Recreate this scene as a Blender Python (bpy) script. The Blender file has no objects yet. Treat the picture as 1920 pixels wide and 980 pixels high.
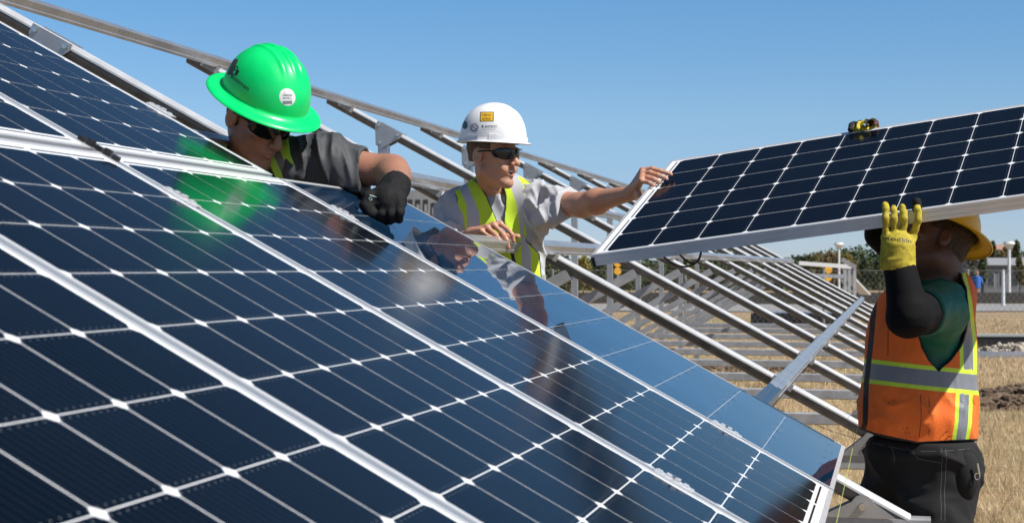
import bpy, math, random
import numpy as np
from mathutils import Vector, Matrix
R = math.radians
random.seed(7); rng = np.random.default_rng(11)
S = bpy.context.scene
COL = S.collection
# ---------------------------------------------------------------- camera, sky, sun, exposure
CAMH = 1.55; F = 3022.0; PITCH = 0.0032
cd = bpy.data.cameras.new('camera'); cam = bpy.data.objects.new('camera', cd); COL.objects.link(cam)
cam.location = (0, 0, CAMH); cam.rotation_euler = (R(90) + PITCH, 0, 0)
cd.sensor_fit = 'HORIZONTAL'; cd.sensor_width = 36; cd.lens = F / 1920 * 36
cd.clip_start = 0.05; cd.clip_end = 9000
cd.dof.use_dof = True; cd.dof.focus_distance = 5.6; cd.dof.aperture_fstop = 9.0
S.camera = cam
SUN_AZ, SUN_EL = R(-32), R(49)        # azimuth measured from +X, counter-clockwise
sv = Vector((math.cos(SUN_EL) * math.cos(SUN_AZ), math.cos(SUN_EL) * math.sin(SUN_AZ), math.sin(SUN_EL)))
w = bpy.data.worlds.new('World'); S.world = w; w.use_nodes = True
nt = w.node_tree; bg = nt.nodes['Background']
sky = nt.nodes.new('ShaderNodeTexSky'); sky.sky_type = 'NISHITA'; sky.sun_disc = False
sky.sun_elevation = SUN_EL; sky.sun_rotation = math.pi / 2 - SUN_AZ
sky.altitude = 1600; sky.air_density = 0.7; sky.dust_density = 0.3; sky.ozone_density = 6.0
tcw = nt.nodes.new('ShaderNodeTexCoord'); sep = nt.nodes.new('ShaderNodeSeparateXYZ'); rmp = nt.nodes.new('ShaderNodeValToRGB'); mul = nt.nodes.new('ShaderNodeMix')
mul.data_type = 'RGBA'; mul.blend_type = 'MULTIPLY'; mul.inputs[0].default_value = 1
e = rmp.color_ramp.elements
while len(e) < 5: e.new(.5)
for q, (p_, c_) in zip(e, [(0, (.70, .64, .66)), (.035, (.80, .73, .70)), (.09, (1.0, .98, .84)), (.165, (.86, 1.08, 1.0)), (.5, (.50, .56, .58))]): q.position = p_; q.color = (*c_, 1)
nt.links.new(tcw.outputs['Generated'], sep.inputs[0]); nt.links.new(sep.outputs[2], rmp.inputs[0]); nt.links.new(sky.outputs[0], mul.inputs[6]); nt.links.new(rmp.outputs[0], mul.inputs[7])
nt.links.new(mul.outputs[2], bg.inputs[0]); bg.inputs[1].default_value = 0.105
sl = bpy.data.lights.new('sun', 'SUN'); sl.energy = 4.6; sl.angle = R(0.53); sl.color = (1, 0.955, 0.88)
so = bpy.data.objects.new('sun', sl); COL.objects.link(so); so.rotation_euler = sv.to_track_quat('Z', 'Y').to_euler(); so.location = (6, -3, 8)
S.view_settings.view_transform = 'Standard'; S.view_settings.look = 'None'
S.view_settings.exposure = 0.42; S.view_settings.gamma = 1.0; S.view_settings.use_curve_mapping = False
S.cycles.max_bounces = 8; S.cycles.use_denoising = True

# ---------------------------------------------------------------- helpers
def px(x, y, z):
    """a point seen at pixel (x, y) of the 1920 wide photo, z metres away"""
    return Vector(((x - 960) / F * z, z, (490 - y) / F * z + PITCH * z + CAMH))
def tag(o, label=None, cat=None, group=None, kind=None):
    if label: o['label'] = label
    if cat: o['category'] = cat
    if group: o['group'] = group
    if kind: o['kind'] = kind
    return o
def empty(name, M=None, **k):
    o = bpy.data.objects.new(name, None); COL.objects.link(o); o.empty_display_size = 0.1
    if M is not None: o.matrix_world = M
    return tag(o, **k)
class MB:
    def __init__(s): s.v = []; s.f = []; s.m = []; s.n = 0
    def add(s, v, f, m=0):
        v = [tuple(p) for p in v]; s.v += v; s.f += [tuple(i + s.n for i in q) for q in f]; s.m += [m] * len(f); s.n += len(v)
    def box(s, a, b, m=0):
        x0, y0, z0 = a; x1, y1, z1 = b
        s.add([(x0,y0,z0),(x1,y0,z0),(x1,y1,z0),(x0,y1,z0),(x0,y0,z1),(x1,y0,z1),(x1,y1,z1),(x0,y1,z1)],
              [(0,3,2,1),(4,5,6,7),(0,1,5,4),(1,2,6,5),(2,3,7,6),(3,0,4,7)], m)
    def prism(s, prof, p0, p1, U, V, m=0, cap=True):
        """profile (u,v) swept straight from p0 to p1"""
        p0 = Vector(p0); p1 = Vector(p1); U = Vector(U); V = Vector(V); k = len(prof)
        vs = [p0 + U * u + V * v for u, v in prof] + [p1 + U * u + V * v for u, v in prof]
        fs = [(i, (i + 1) % k, (i + 1) % k + k, i + k) for i in range(k)]
        if cap: fs += [tuple(range(k))[::-1], tuple(range(k, 2 * k))]
        s.add(vs, fs, m)
    def rod(s, p0, p1, r, r1=None, k=8, m=0):
        p0 = Vector(p0); p1 = Vector(p1); d = (p1 - p0).normalized(); r1 = r if r1 is None else r1
        U = d.orthogonal().normalized(); V = d.cross(U)
        vs = [p0 + (U * math.cos(t) + V * math.sin(t)) * r for t in np.arange(k) * 2 * math.pi / k]
        vs += [p1 + (U * math.cos(t) + V * math.sin(t)) * r1 for t in np.arange(k) * 2 * math.pi / k]
        s.add(vs, [(i, (i + 1) % k, (i + 1) % k + k, i + k) for i in range(k)] + [tuple(range(k))[::-1], tuple(range(k, 2 * k))], m)
    def tube(s, pts, r, k=8, m=0):
        pts = [Vector(p) for p in pts]; n = len(pts); vs = []; U = None
        for i, p in enumerate(pts):
            d = (pts[min(i + 1, n - 1)] - pts[max(i - 1, 0)]).normalized()
            U = d.orthogonal().normalized() if U is None else (U - d * U.dot(d)).normalized()
            V = d.cross(U); rr = r[i] if isinstance(r, (list, tuple)) else r
            vs += [p + (U * math.cos(t) + V * math.sin(t)) * rr for t in np.arange(k) * 2 * math.pi / k]
        fs = [(i * k + j, i * k + (j + 1) % k, (i + 1) * k + (j + 1) % k, (i + 1) * k + j) for i in range(n - 1) for j in range(k)]
        fs += [tuple(range(k))[::-1], tuple(range((n - 1) * k, n * k))]
        s.add(vs, fs, m)
    def build(s, name, mats, parent=None, smooth=None, M=None, **k):
        me = bpy.data.meshes.new(name); me.from_pydata(s.v, [], s.f)
        for mt in (mats if isinstance(mats, (list, tuple)) else [mats]): me.materials.append(mt)
        me.polygons.foreach_set('material_index', s.m)
        if smooth is not None:
            me.polygons.foreach_set('use_smooth', [True] * len(s.f)); me.set_sharp_from_angle(angle=R(smooth))
        me.update(); o = bpy.data.objects.new(name, me); COL.objects.link(o)
        if parent: o.parent = parent
        if M is not None: o.matrix_local = M
        return tag(o, **k)
def copy_tree(o, parent=None):
    c = o.copy(); COL.objects.link(c); c.parent = parent
    for ch in o.children: copy_tree(ch, c)
    return c

class NT:
    def __init__(s, name):
        s.mat = bpy.data.materials.new(name); s.mat.use_nodes = True; s.t = s.mat.node_tree; s.b = s.t.nodes['Principled BSDF']
        s.tc = s.t.nodes.new('ShaderNodeTexCoord')
    def n(s, typ, **k):
        o = s.t.nodes.new(typ)
        for a, b in k.items(): setattr(o, a, b)
        return o
    def l(s, a, b): s.t.links.new(a, b)
    def noise(s, scale, detail=4, rough=0.55, vec=None, dist=0):
        o = s.n('ShaderNodeTexNoise'); o.inputs['Scale'].default_value = scale; o.inputs['Detail'].default_value = detail
        o.inputs['Roughness'].default_value = rough; o.inputs['Distortion'].default_value = dist
        s.l(vec or s.tc.outputs['Object'], o.inputs['Vector']); return o.outputs['Fac']
    def ramp(s, fac, stops):
        o = s.n('ShaderNodeValToRGB'); e = o.color_ramp.elements
        while len(e) < len(stops): e.new(0.5)
        for q, (p, c) in zip(e, stops): q.position = p; q.color = (*c, 1) if len(c) == 3 else c
        s.l(fac, o.inputs[0]); return o.outputs[0]
    def math(s, op, a, b=None, c=None):
        o = s.n('ShaderNodeMath', operation=op)
        for i, q in enumerate((a, b, c)):
            if q is None: continue
            if isinstance(q, (int, float)): o.inputs[i].default_value = q
            else: s.l(q, o.inputs[i])
        return o.outputs[0]
    def mix(s, fac, a, b):
        o = s.n('ShaderNodeMix', data_type='RGBA')
        for i, q in ((0, fac), (6, a), (7, b)):
            if isinstance(q, tuple): o.inputs[i].default_value = (*q, 1)
            elif isinstance(q, (int, float)): o.inputs[i].default_value = q
            else: s.l(q, o.inputs[i])
        return o.outputs[2]
    def bump(s, h, strength, dist=0.01):
        o = s.n('ShaderNodeBump'); o.inputs['Strength'].default_value = strength; o.inputs['Distance'].default_value = dist
        s.l(h, o.inputs['Height']); s.l(o.outputs[0], s.b.inputs['Normal'])
    def set(s, **k):
        for a, b in k.items():
            q = s.b.inputs[a.replace('_', ' ')]
            if isinstance(b, tuple): q.default_value = (*b, 1)
            elif isinstance(b, (int, float)): q.default_value = b
            else: s.l(b, q)
        return s
MATS = {}
def simple(name, col, rough=0.5, metal=0.0, var=0.12, scale=30, bump=0.0, **k):
    if name in MATS: return MATS[name]
    m = NT(name); d = tuple(c * (1 - var) for c in col); e = tuple(min(1, c * (1 + var)) for c in col)
    fac = m.noise(scale); m.set(Base_Color=m.ramp(fac, [(0.3, d), (0.7, e)]), Roughness=rough, Metallic=metal)
    if k: m.set(**k)
    if bump: m.bump(fac, bump)
    MATS[name] = m.mat; return m.mat
def galv():
    m = NT('galvanized_steel')
    v = m.n('ShaderNodeTexVoronoi'); v.inputs['Scale'].default_value = 60; m.l(m.tc.outputs['Object'], v.inputs['Vector'])
    big = m.noise(5, 5, 0.6); sc = m.n('ShaderNodeMapping'); sc.inputs['Scale'].default_value = (3, 40, 40); m.l(m.tc.outputs['Object'], sc.inputs[0])
    st = m.noise(1.0, 3, 0.6, sc.outputs[0])
    c = m.mix(m.math('MULTIPLY', v.outputs['Distance'], 0.15), m.ramp(big, [(0.3, (0.36, 0.37, 0.39)), (0.7, (0.52, 0.53, 0.55))]), (0.4, 0.41, 0.43))
    m.b.inputs['Specular IOR Level'].default_value = .5
    m.set(Base_Color=c, Metallic=0.65, Roughness=m.ramp(st, [(0.3, (0.26,) * 3), (0.7, (0.36,) * 3)]))
    return m.mat
GALV = galv()
ZINC = simple('sunlit_zinc', (0.62, 0.635, 0.66), 0.3, 0.2, 0.12, 12)  # beam tops: sunlit brightness put into the colour
TUBE = simple('shade_dark_steel_tube', (0.11, 0.115, 0.12), 0.4, 0.2, 0.3, 20)  # beam sides: shade painted in as a darker copy of the metal

DARKSTEEL = simple('dull_steel', (0.38, 0.39, 0.41), 0.45, 0.3, 0.2, 14)
BOLT = simple('zinc_bolt', (0.7, 0.7, 0.68), 0.25, 1.0, 0.1, 50)
BLACKPL = simple('black_plastic', (0.012, 0.012, 0.014), 0.45)
ALU = simple('anodised_aluminium', (0.72, 0.73, 0.75), 0.34, 0.45, 0.05, 8)
CABLE = simple('cable_rubber', (0.008, 0.008, 0.01), 0.35)

# ---------------------------------------------------------------- ground
def sm(t): t = np.clip(t, 0, 1); return t * t * (3 - 2 * t)
def gz(x, y):
    x = np.asarray(x, float); y = np.asarray(y, float)
    u = x - y * 0.2363
    bank = 0.38 * sm((-u - 0.15) / 1.35) * sm((26 - y) / 12) * sm((y + 12) / 6)
    far = -np.clip(y - 44, 0, 280) * 0.0108
    return bank + far + 0.012 * np.sin(x * 1.7 + 1) * np.cos(y * 1.3) + 0.02 * np.sin(x * .33 + y * .21)
def ground_mat():
    m = NT('dry_grass_ground'); P = m.tc.outputs['Object']
    n1 = m.noise(1.1, 6, 0.65, P); n2 = m.noise(26, 6, 0.7, P); n3 = m.noise(0.06, 5, 0.6, P)
    c = m.ramp(n2, [(0.30, (0.17, 0.105, 0.055)), (0.5, (0.38, 0.26, 0.145)), (0.72, (0.58, 0.43, 0.26))])
    c = m.mix(m.ramp(n1, [(0.42, (0, 0, 0)), (0.62, (1, 1, 1))]), c, m.ramp(n2, [(0.3, (0.15, 0.10, 0.055)), (0.7, (0.40, 0.29, 0.17))]))
    n4 = m.noise(0.35, 4, 0.6, P); c = m.mix(m.math('MULTIPLY', m.ramp(n3, [(0.48, (0, 0, 0)), (0.6, (1, 1, 1))]), 0.6), c, (0.20, 0.19, 0.07)); c = m.mix(m.math('MULTIPLY', m.ramp(n4, [(0.52, (0, 0, 0)), (0.64, (1, 1, 1))]), 0.55), c, (0.27, 0.185, 0.115))
    m.set(Base_Color=c, Roughness=0.95); m.bump(n2, 0.6, 0.03); return m.mat
GM = ground_mat()
def sheet(name, xs, ys, f, mat, **k):
    X, Y = np.meshgrid(xs, ys); Z = f(X, Y); nx, ny = len(xs), len(ys)
    mb = MB(); idx = np.arange(nx * ny).reshape(ny, nx)
    mb.v = [tuple(p) for p in np.stack([X, Y, Z], -1).reshape(-1, 3).tolist()]
    q = np.stack([idx[:-1, :-1], idx[:-1, 1:], idx[1:, 1:], idx[1:, :-1]], -1).reshape(-1, 4)
    mb.f = [tuple(t) for t in q.tolist()]; mb.m = [0] * len(mb.f); return mb.build(name, mat, smooth=60, **k)
gx = np.concatenate([-np.geomspace(3500, 12, 30), np.linspace(-11, 16, 110), np.geomspace(17, 3500, 30)])
gy = np.concatenate([-np.geomspace(600, 10, 12), np.linspace(-9, 46, 160), np.geomspace(48, 7000, 50)])
sheet('ground', gx, gy, gz, GM, kind='structure')

# ---------------------------------------------------------------- the array's own frame: a down the slope, b along the rows, h off the glass
AL, TH = 0.2320, 0.4964
T0 = Vector((-0.8164, 3.4020, 0.2182 + CAMH))
sA = Vector((math.cos(TH) * math.cos(AL), -math.cos(TH) * math.sin(AL), -math.sin(TH)))
pA = Vector((math.sin(AL), math.cos(AL), 0)); nA = sA.cross(pA)
def AM(a, b, h):
    M = Matrix((sA, pA, nA)).transposed().to_4x4(); M.translation = T0 + sA * a + pA * b + nA * h; return M
def AP(a, b, h): return T0 + sA * a + pA * b + nA * h
C = 0.1585
# ---------------------------------------------------------------- solar panels
def glass_mat(name, base, rough, spec, lines, coat=0.0):
    m = NT(name); sp = m.n('ShaderNodeSeparateXYZ'); m.l(m.tc.outputs['Object'], sp.inputs[0])
    col = base
    if lines:      # fine silver busbars run along the long side, nine to a cell
        f = m.math('FRACT', m.math('MULTIPLY', sp.outputs[1], 9 / C)); d = m.math('ABSOLUTE', m.math('SUBTRACT', f, 0.5))
        k = m.math('LESS_THAN', d, 0.035)
        n = m.noise(3.0, 3)
        sn = m.n('ShaderNodeVectorMath', operation='SNAP'); sn.inputs[1].default_value = (C, C, 1); m.l(m.tc.outputs['Object'], sn.inputs[0]); wn = m.n('ShaderNodeTexWhiteNoise'); m.l(sn.outputs[0], wn.inputs['Vector'])
        b2 = m.mix(.5, m.ramp(n, [(0.35, tuple(c * 0.8 for c in base)), (0.65, tuple(c * 1.25 for c in base))]), m.ramp(wn.outputs['Value'], [(0, (base[0] * .5, base[1] * .5, base[2] * .5)), (1, (base[0] * 2.4, base[1] * 1.5, base[2] * 1.5))]))
        du = m.noise(420, 2, .8); du2 = m.noise(6, 5, .7); b2 = m.mix(m.math('MULTIPLY', m.ramp(du, [(.66, (0,) * 3), (.8, (1,) * 3)]), m.ramp(du2, [(.4, (.0,) * 3), (.8, (.16,) * 3)])), b2, (.35, .33, .30))
        col = m.mix(m.math('MULTIPLY', k, lines), b2, (0.30, 0.32, 0.34))
    dust = m.noise(2.2, 6, 0.7); r = m.ramp(dust, [(0.3, (rough * 0.85,) * 3), (0.75, (rough * 1.2 + 0.004,) * 3)])
    m.set(Base_Color=col, Roughness=r, IOR=1.42 if rough < .08 else 1.22); m.b.inputs['Specular IOR Level'].default_value = spec
    if coat: m.b.inputs['Coat Weight'].default_value = coat; m.b.inputs['Coat Roughness'].default_value = 0.01
    return m.mat
CELL = glass_mat('silicon_cell_under_glass', (0.0016, 0.0045, 0.0085), 0.12, 0.5, 0.05)
BACK = glass_mat('white_backsheet_under_glass', (0.84, 0.86, 0.89), 0.12, 0.5, 0)
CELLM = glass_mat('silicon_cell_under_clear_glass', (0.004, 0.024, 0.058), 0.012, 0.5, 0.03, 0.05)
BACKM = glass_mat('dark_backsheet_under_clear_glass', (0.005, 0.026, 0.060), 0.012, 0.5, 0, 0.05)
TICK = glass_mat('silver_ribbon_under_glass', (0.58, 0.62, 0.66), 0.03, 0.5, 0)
TICKC = glass_mat('solder_dot_under_glass', (0.22, 0.24, 0.27), 0.12, 0.5, 0)
UNDER = simple('panel_rear_sheet', (0.55, 0.55, 0.55), 0.6)
A0, A1, B0, B1 = -0.045, 1.63, -0.0205, 0.9715      # outline of a panel
def make_panel(mirror=False, fine=False):
    root = empty('solar_panel', Matrix.Identity(4))
    g = MB(); zt = -0.0018
    g.add([(A0 + .01, B0 + .01, zt), (A1 - .01, B0 + .01, zt), (A1 - .01, B1 - .01, zt), (A0 + .01, B1 - .01, zt)], [(0, 1, 2, 3)], 0)
    g.add([(A0 + .01, B0 + .01, -.006), (A1 - .01, B0 + .01, -.006), (A1 - .01, B1 - .01, -.006), (A0 + .01, B1 - .01, -.006)], [(3, 2, 1, 0)], 3)
    e, eb = (0.0011, 0.0014) if fine else (0.0011, 0.0017) if not mirror else (0.0006, 0.0003); ch = 0.0115
    for i in range(10):
        for j in range(6):
            x0, x1, y0, y1 = i * C + e, (i + 1) * C - e, j * C + eb, (j + 1) * C - eb
            z = zt + 0.0004
            g.add([(x0 + ch, y0, z), (x1 - ch, y0, z), (x1, y0 + ch, z), (x1, y1 - ch, z), (x1 - ch, y1, z), (x0 + ch, y1, z), (x0, y1 - ch, z), (x0, y0 + ch, z)],
                  [(0, 1, 2, 3, 4, 5, 6, 7)], 1)
            for t in range(9):          # solder ends of the busbars
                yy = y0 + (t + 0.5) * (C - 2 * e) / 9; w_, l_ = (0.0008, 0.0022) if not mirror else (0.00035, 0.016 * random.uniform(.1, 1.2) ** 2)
                z2 = z + 0.0003
                q0 = .001 if mirror else .006
                if i > 0: g.add([(x0 + q0, yy - w_, z2), (x0 + q0 + l_, yy - w_, z2), (x0 + q0 + l_, yy + w_, z2), (x0 + q0, yy + w_, z2)], [(0, 1, 2, 3)], 2)
                if i < 9: g.add([(x1 - q0 - l_, yy - w_, z2), (x1 - q0, yy - w_, z2), (x1 - q0, yy + w_, z2), (x1 - q0 - l_, yy + w_, z2)], [(0, 1, 2, 3)], 2)
        if mirror and i:
            for j in range(6):
                y0 = j * C; z2 = zt + .0011
                g.add([(i * C - .0007, y0, z2), (i * C + .0007, y0, z2), (i * C + .0007, y0 + C, z2), (i * C - .0007, y0 + C, z2)], [(0, 1, 2, 3)], 2)
    for x in (-0.013, 10 * C + 0.009):   # dark cross ribbons at both ends
        for j in range(3):
            g.add([(x, j * 2 * C + .012, zt + .0005), (x + .005, j * 2 * C + .012, zt + .0005), (x + .005, (j + 1) * 2 * C - .012, zt + .0005), (x, (j + 1) * 2 * C - .012, zt + .0005)], [(0, 1, 2, 3)], 1)
    g.build('glass_laminate', [BACKM, CELLM, TICK, UNDER] if mirror else [BACK, CELL, TICKC, UNDER], root)
    f = MB(); L = 0.0125; H = 0.04
    prof = [(0, 0), (L, 0), (L, -.0035), (.003, -.0045), (.003, -H + .002), (.026, -H + .002), (.026, -H), (0, -H), (0, -.029), (.0012, -.028), (.0012, -.026), (0, -.025), (0, -.012), (.0012, -.011), (.0012, -.009), (0, -.008)]
    pr = prof[::-1]
    f.prism(prof, (A0, B0, 0), (A1, B0, 0), (0, 1, 0), (0, 0, 1)); f.prism(pr, (A0, B1, 0), (A1, B1, 0), (0, -1, 0), (0, 0, 1))
    f.prism(pr, (A0 + .0004, B0 + .002, -.0004), (A0 + .0004, B1 - .002, -.0004), (1, 0, 0), (0, 0, 1)); f.prism(prof, (A1 - .0004, B0 + .002, -.0004), (A1 - .0004, B1 - .002, -.0004), (-1, 0, 0), (0, 0, 1))
    f.build('aluminium_frame', ALU, root, smooth=25)
    for (x, y, dx, dy) in ((A0, B0, 1, 1), (A1, B0, -1, 1), (A1, B1, -1, -1), (A0, B1, 1, -1)):
        c = MB(); xa, xb = sorted((x - dx * .0025, x + dx * .008)); ya, yb = sorted((y - dy * .0025, y + dy * .008))
        c.box((xa, ya, -.0405), (xb, yb, -.010)); c.build('corner_cap', BLACKPL, root)
    j = MB(); j.box((0.16, 0.42, -.032), (0.27, 0.53, -.0065)); j.build('junction_box', BLACKPL, root)
    return root
proto = make_panel(); protom = make_panel(True)
G1 = 'solar panels mounted on the rack'
spots = [(protom, 0, 1.013, 'mirror bright blue solar panel reflecting the sky and the man in the white hard hat'),
         (proto, 0, 0.0, 'solar panel beside the mirror bright one, with the blurred reflection of a black glove'),
         (None, 0, -1.013, 'lower row solar panel crossed by the lower left end of the green reflection'),
         (None, 0, -2.026, 'nearest and darkest solar panel filling the bottom left corner of the picture'),
         (None, -1.694, 0.0, 'upper row solar panel just left of the man in the green hard hat'),
         (None, -1.694, -1.013, 'upper row solar panel of which only a sliver shows at the left edge')]
PANELS = []
for src, a, b, lab in spots:
    o = src if src else copy_tree(proto)
    o.matrix_world = AM(a, b, 0); tag(o, lab, 'solar panel', G1); PANELS.append(o)
STRIP = simple('slate_joint_strip', (0.26, 0.31, 0.36), 0.3, 0.4, 0.05, 5)
for o in (PANELS[2], PANELS[3], PANELS[5]):
    m = MB(); m.box((A0, B1 + .0006, -.012), (A1, B1 + .0198, -.007)); m.build('joint_strip', STRIP, o)
# the panel being carried
Lc = Vector((0.90028, -0.41752, 0.12320)); Uc = Vector((0.34899, 0.86141, 0.36902)); Nc = Lc.cross(Uc)
Oc = Vector((0.639, 6.107, 0.402 + CAMH)) - Uc * (6 * C)
MC = Matrix((Lc, Uc, Nc)).transposed().to_4x4(); MC.translation = Oc
carried = make_panel(fine=True); carried.matrix_world = MC
tag(carried, 'solar panel held up in the air by two of the men', 'solar panel')
if 'group' in carried: del carried['group']
CELLC = CELL.copy()
def CP(a, b, h): return Oc + Lc * a + Uc * b + Nc * h
cb = MB()
def hang(p0, p1, p2, p3, n=18):
    p0, p1, p2, p3 = map(Vector, (p0, p1, p2, p3)); out = []
    for i in range(n + 1):
        t = i / n; out.append(p0 * (1 - t) ** 3 + p1 * 3 * t * (1 - t) ** 2 + p2 * 3 * t * t * (1 - t) + p3 * t ** 3)
    return out
MCi = MC.inverted()
zc = 5.42
for pts in ([px(1236, 470, zc), px(1262, 512, zc), px(1322, 512, zc), px(1314, 455, zc)], [px(1262, 462, zc + .02), px(1290, 500, zc), px(1316, 510, zc + .02), px(1316, 455, zc + .03)]):
    cb.tube([MCi @ p for p in hang(*pts)], 0.0034, 8)
cb.build('lead_cable', CABLE, carried, smooth=60)

# ---------------------------------------------------------------- clamps
def make_clamp():
    r = empty('panel_clamp', Matrix.Identity(4))
    m = MB(); m.box((-.042, -.017, .0006), (.042, .017, .0035)); [m.box((-.038 + t * .019, -.012 + .004 * (t % 2), .0035), (-.027 + t * .019, .008 + .004 * (t % 2), .007 + .0015 * (t % 3))) for t in range(4)]; m.build('clamp_plate', ALU, r)
    m = MB(); m.rod((0, 0, .0035), (0, 0, .011), .006, k=6); m.build('bolt', BOLT, r)
    return r
cp0 = make_clamp(); first = True
for a, b, lab in ((0.161, -0.031, 'mid clamp below the green reflection, on the seam left of the black glove'),
                  (1.326, -0.031, 'mid clamp on the second seam near the bottom edge of the picture'),
                  (1.326, 0.982, 'mid clamp on the seam between the mirror bright panel and its neighbour'),
                  (-0.446, 0.990, 'end clamp on the upper panel edge left of the green hard hat'),
                  (0.161, 0.982, 'mid clamp on the seam just below the black glove')):
    o = cp0 if first else copy_tree(cp0); first = False
    o.matrix_world = AM(a, b, 0); tag(o, lab, 'clamp', 'aluminium clamps holding the panels')
m = MB()
for t in range(5): m.box((-.05 + t * .022, -.006, .0006), (-.034 + t * .022, .006, .010 + .004 * (t % 2)))
m.build('cable_clip', BLACKPL, M=AM(-0.055, -0.031, 0), label='black plastic clip strip where four panels meet, left of the green reflection', cat='clip')

# ---------------------------------------------------------------- rack
KB0, KS, NB = 1.966, 1.92, 11
HP_T, HP_B, HB_B = -0.042, -0.084, -0.16
PUR = [-1.67, -0.446, 0.161, 1.326]
BW = 0.037
BW = 0.031
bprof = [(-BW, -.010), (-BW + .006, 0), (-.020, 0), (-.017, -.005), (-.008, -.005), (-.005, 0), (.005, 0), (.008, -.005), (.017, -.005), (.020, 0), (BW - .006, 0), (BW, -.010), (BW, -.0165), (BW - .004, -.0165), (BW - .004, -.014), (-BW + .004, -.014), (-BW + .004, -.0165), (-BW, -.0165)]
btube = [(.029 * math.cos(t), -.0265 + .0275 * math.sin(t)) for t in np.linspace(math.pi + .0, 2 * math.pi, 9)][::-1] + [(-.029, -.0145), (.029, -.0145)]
def make_beam():
    root = empty('sloping_beam', Matrix.Identity(4))
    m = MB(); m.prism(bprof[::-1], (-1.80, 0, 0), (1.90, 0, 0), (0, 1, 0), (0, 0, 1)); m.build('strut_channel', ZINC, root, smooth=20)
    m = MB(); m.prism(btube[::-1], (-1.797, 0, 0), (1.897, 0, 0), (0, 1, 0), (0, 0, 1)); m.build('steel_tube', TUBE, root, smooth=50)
    for a in PUR:
        m = MB(); m.box((a - .05, -.034, -.03), (a + .045, .034, .0015)); m.build('saddle_clip', DARKSTEEL, root)
        m = MB(); m.rod((a + .035, -.02, .0015), (a + .035, -.02, .012), .008, k=6); m.build('bolt', BOLT, root)
    # triangular post bracket
    for s in (-1, 1):
        m = MB(); y = s * .036
        m.prism([(-1.46, .004), (-1.29, .004), (-1.29, -.02), (-1.365, -.125), (-1.405, -.125), (-1.46, -.03)], (0, y - .002, 0), (0, y + .002, 0), (1, 0, 0), (0, 0, 1)); m.build('gusset_plate', GALV, root)
        m = MB()
        for (a, h) in ((-1.44, -.012), (-1.31, -.012), (-1.385, -.10)): m.rod((a, y, h), (a, y + s * .012, h), .010, k=6)
        m.build('bolt', BOLT, root)
    return root
b0 = make_beam(); BG = 'galvanized beams sloping down across the rack'
ordn = ['nearest, running beside the upper panels and out below the mirror bright panel', 'second from the camera, passing behind the green hard hat', 'third', 'fourth', 'fifth', 'sixth', 'seventh', 'eighth', 'ninth', 'tenth', 'farthest']
beams = []
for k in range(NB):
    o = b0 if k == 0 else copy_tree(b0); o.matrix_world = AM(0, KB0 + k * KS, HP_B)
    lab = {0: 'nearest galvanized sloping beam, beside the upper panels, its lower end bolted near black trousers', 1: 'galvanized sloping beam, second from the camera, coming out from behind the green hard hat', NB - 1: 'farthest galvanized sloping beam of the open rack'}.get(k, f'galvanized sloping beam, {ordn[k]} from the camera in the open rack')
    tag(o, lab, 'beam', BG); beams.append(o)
# purlins
pprof = [(-.038, 0), (-.034, .004), (-.012, .004), (-.009, 0), (.009, 0), (.012, .004), (.034, .004), (.038, 0), (.038, -.036), (.050, -.040), (.050, -.056), (-.050, -.056), (-.050, -.040), (-.038, -.036)]
pprof = [(u * (.70 if abs(u) < .045 else .62), (v - .004) * .7) for u, v in pprof]
plabs = ['topmost horizontal rail running behind the green and the white hard hats', 'horizontal rail behind the shoulders of the man in the white hard hat', 'horizontal rail under the bare hand of the man in the white hard hat', 'lowest horizontal rail, crossing the beams left of the orange vest']
for a, lab in zip(PUR, plabs):
    m = MB(); bb = KB0 + (NB - 1) * KS + .25
    m.prism(pprof, (0, -3.6, 0), (0, bb, 0), (1, 0, 0), (0, 0, 1))
    m.build('horizontal_rail', GALV, M=AM(a, 0, HP_T + .0), smooth=20, label=lab + ', galvanized', cat='rail', group='galvanized rails along the rack')
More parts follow.
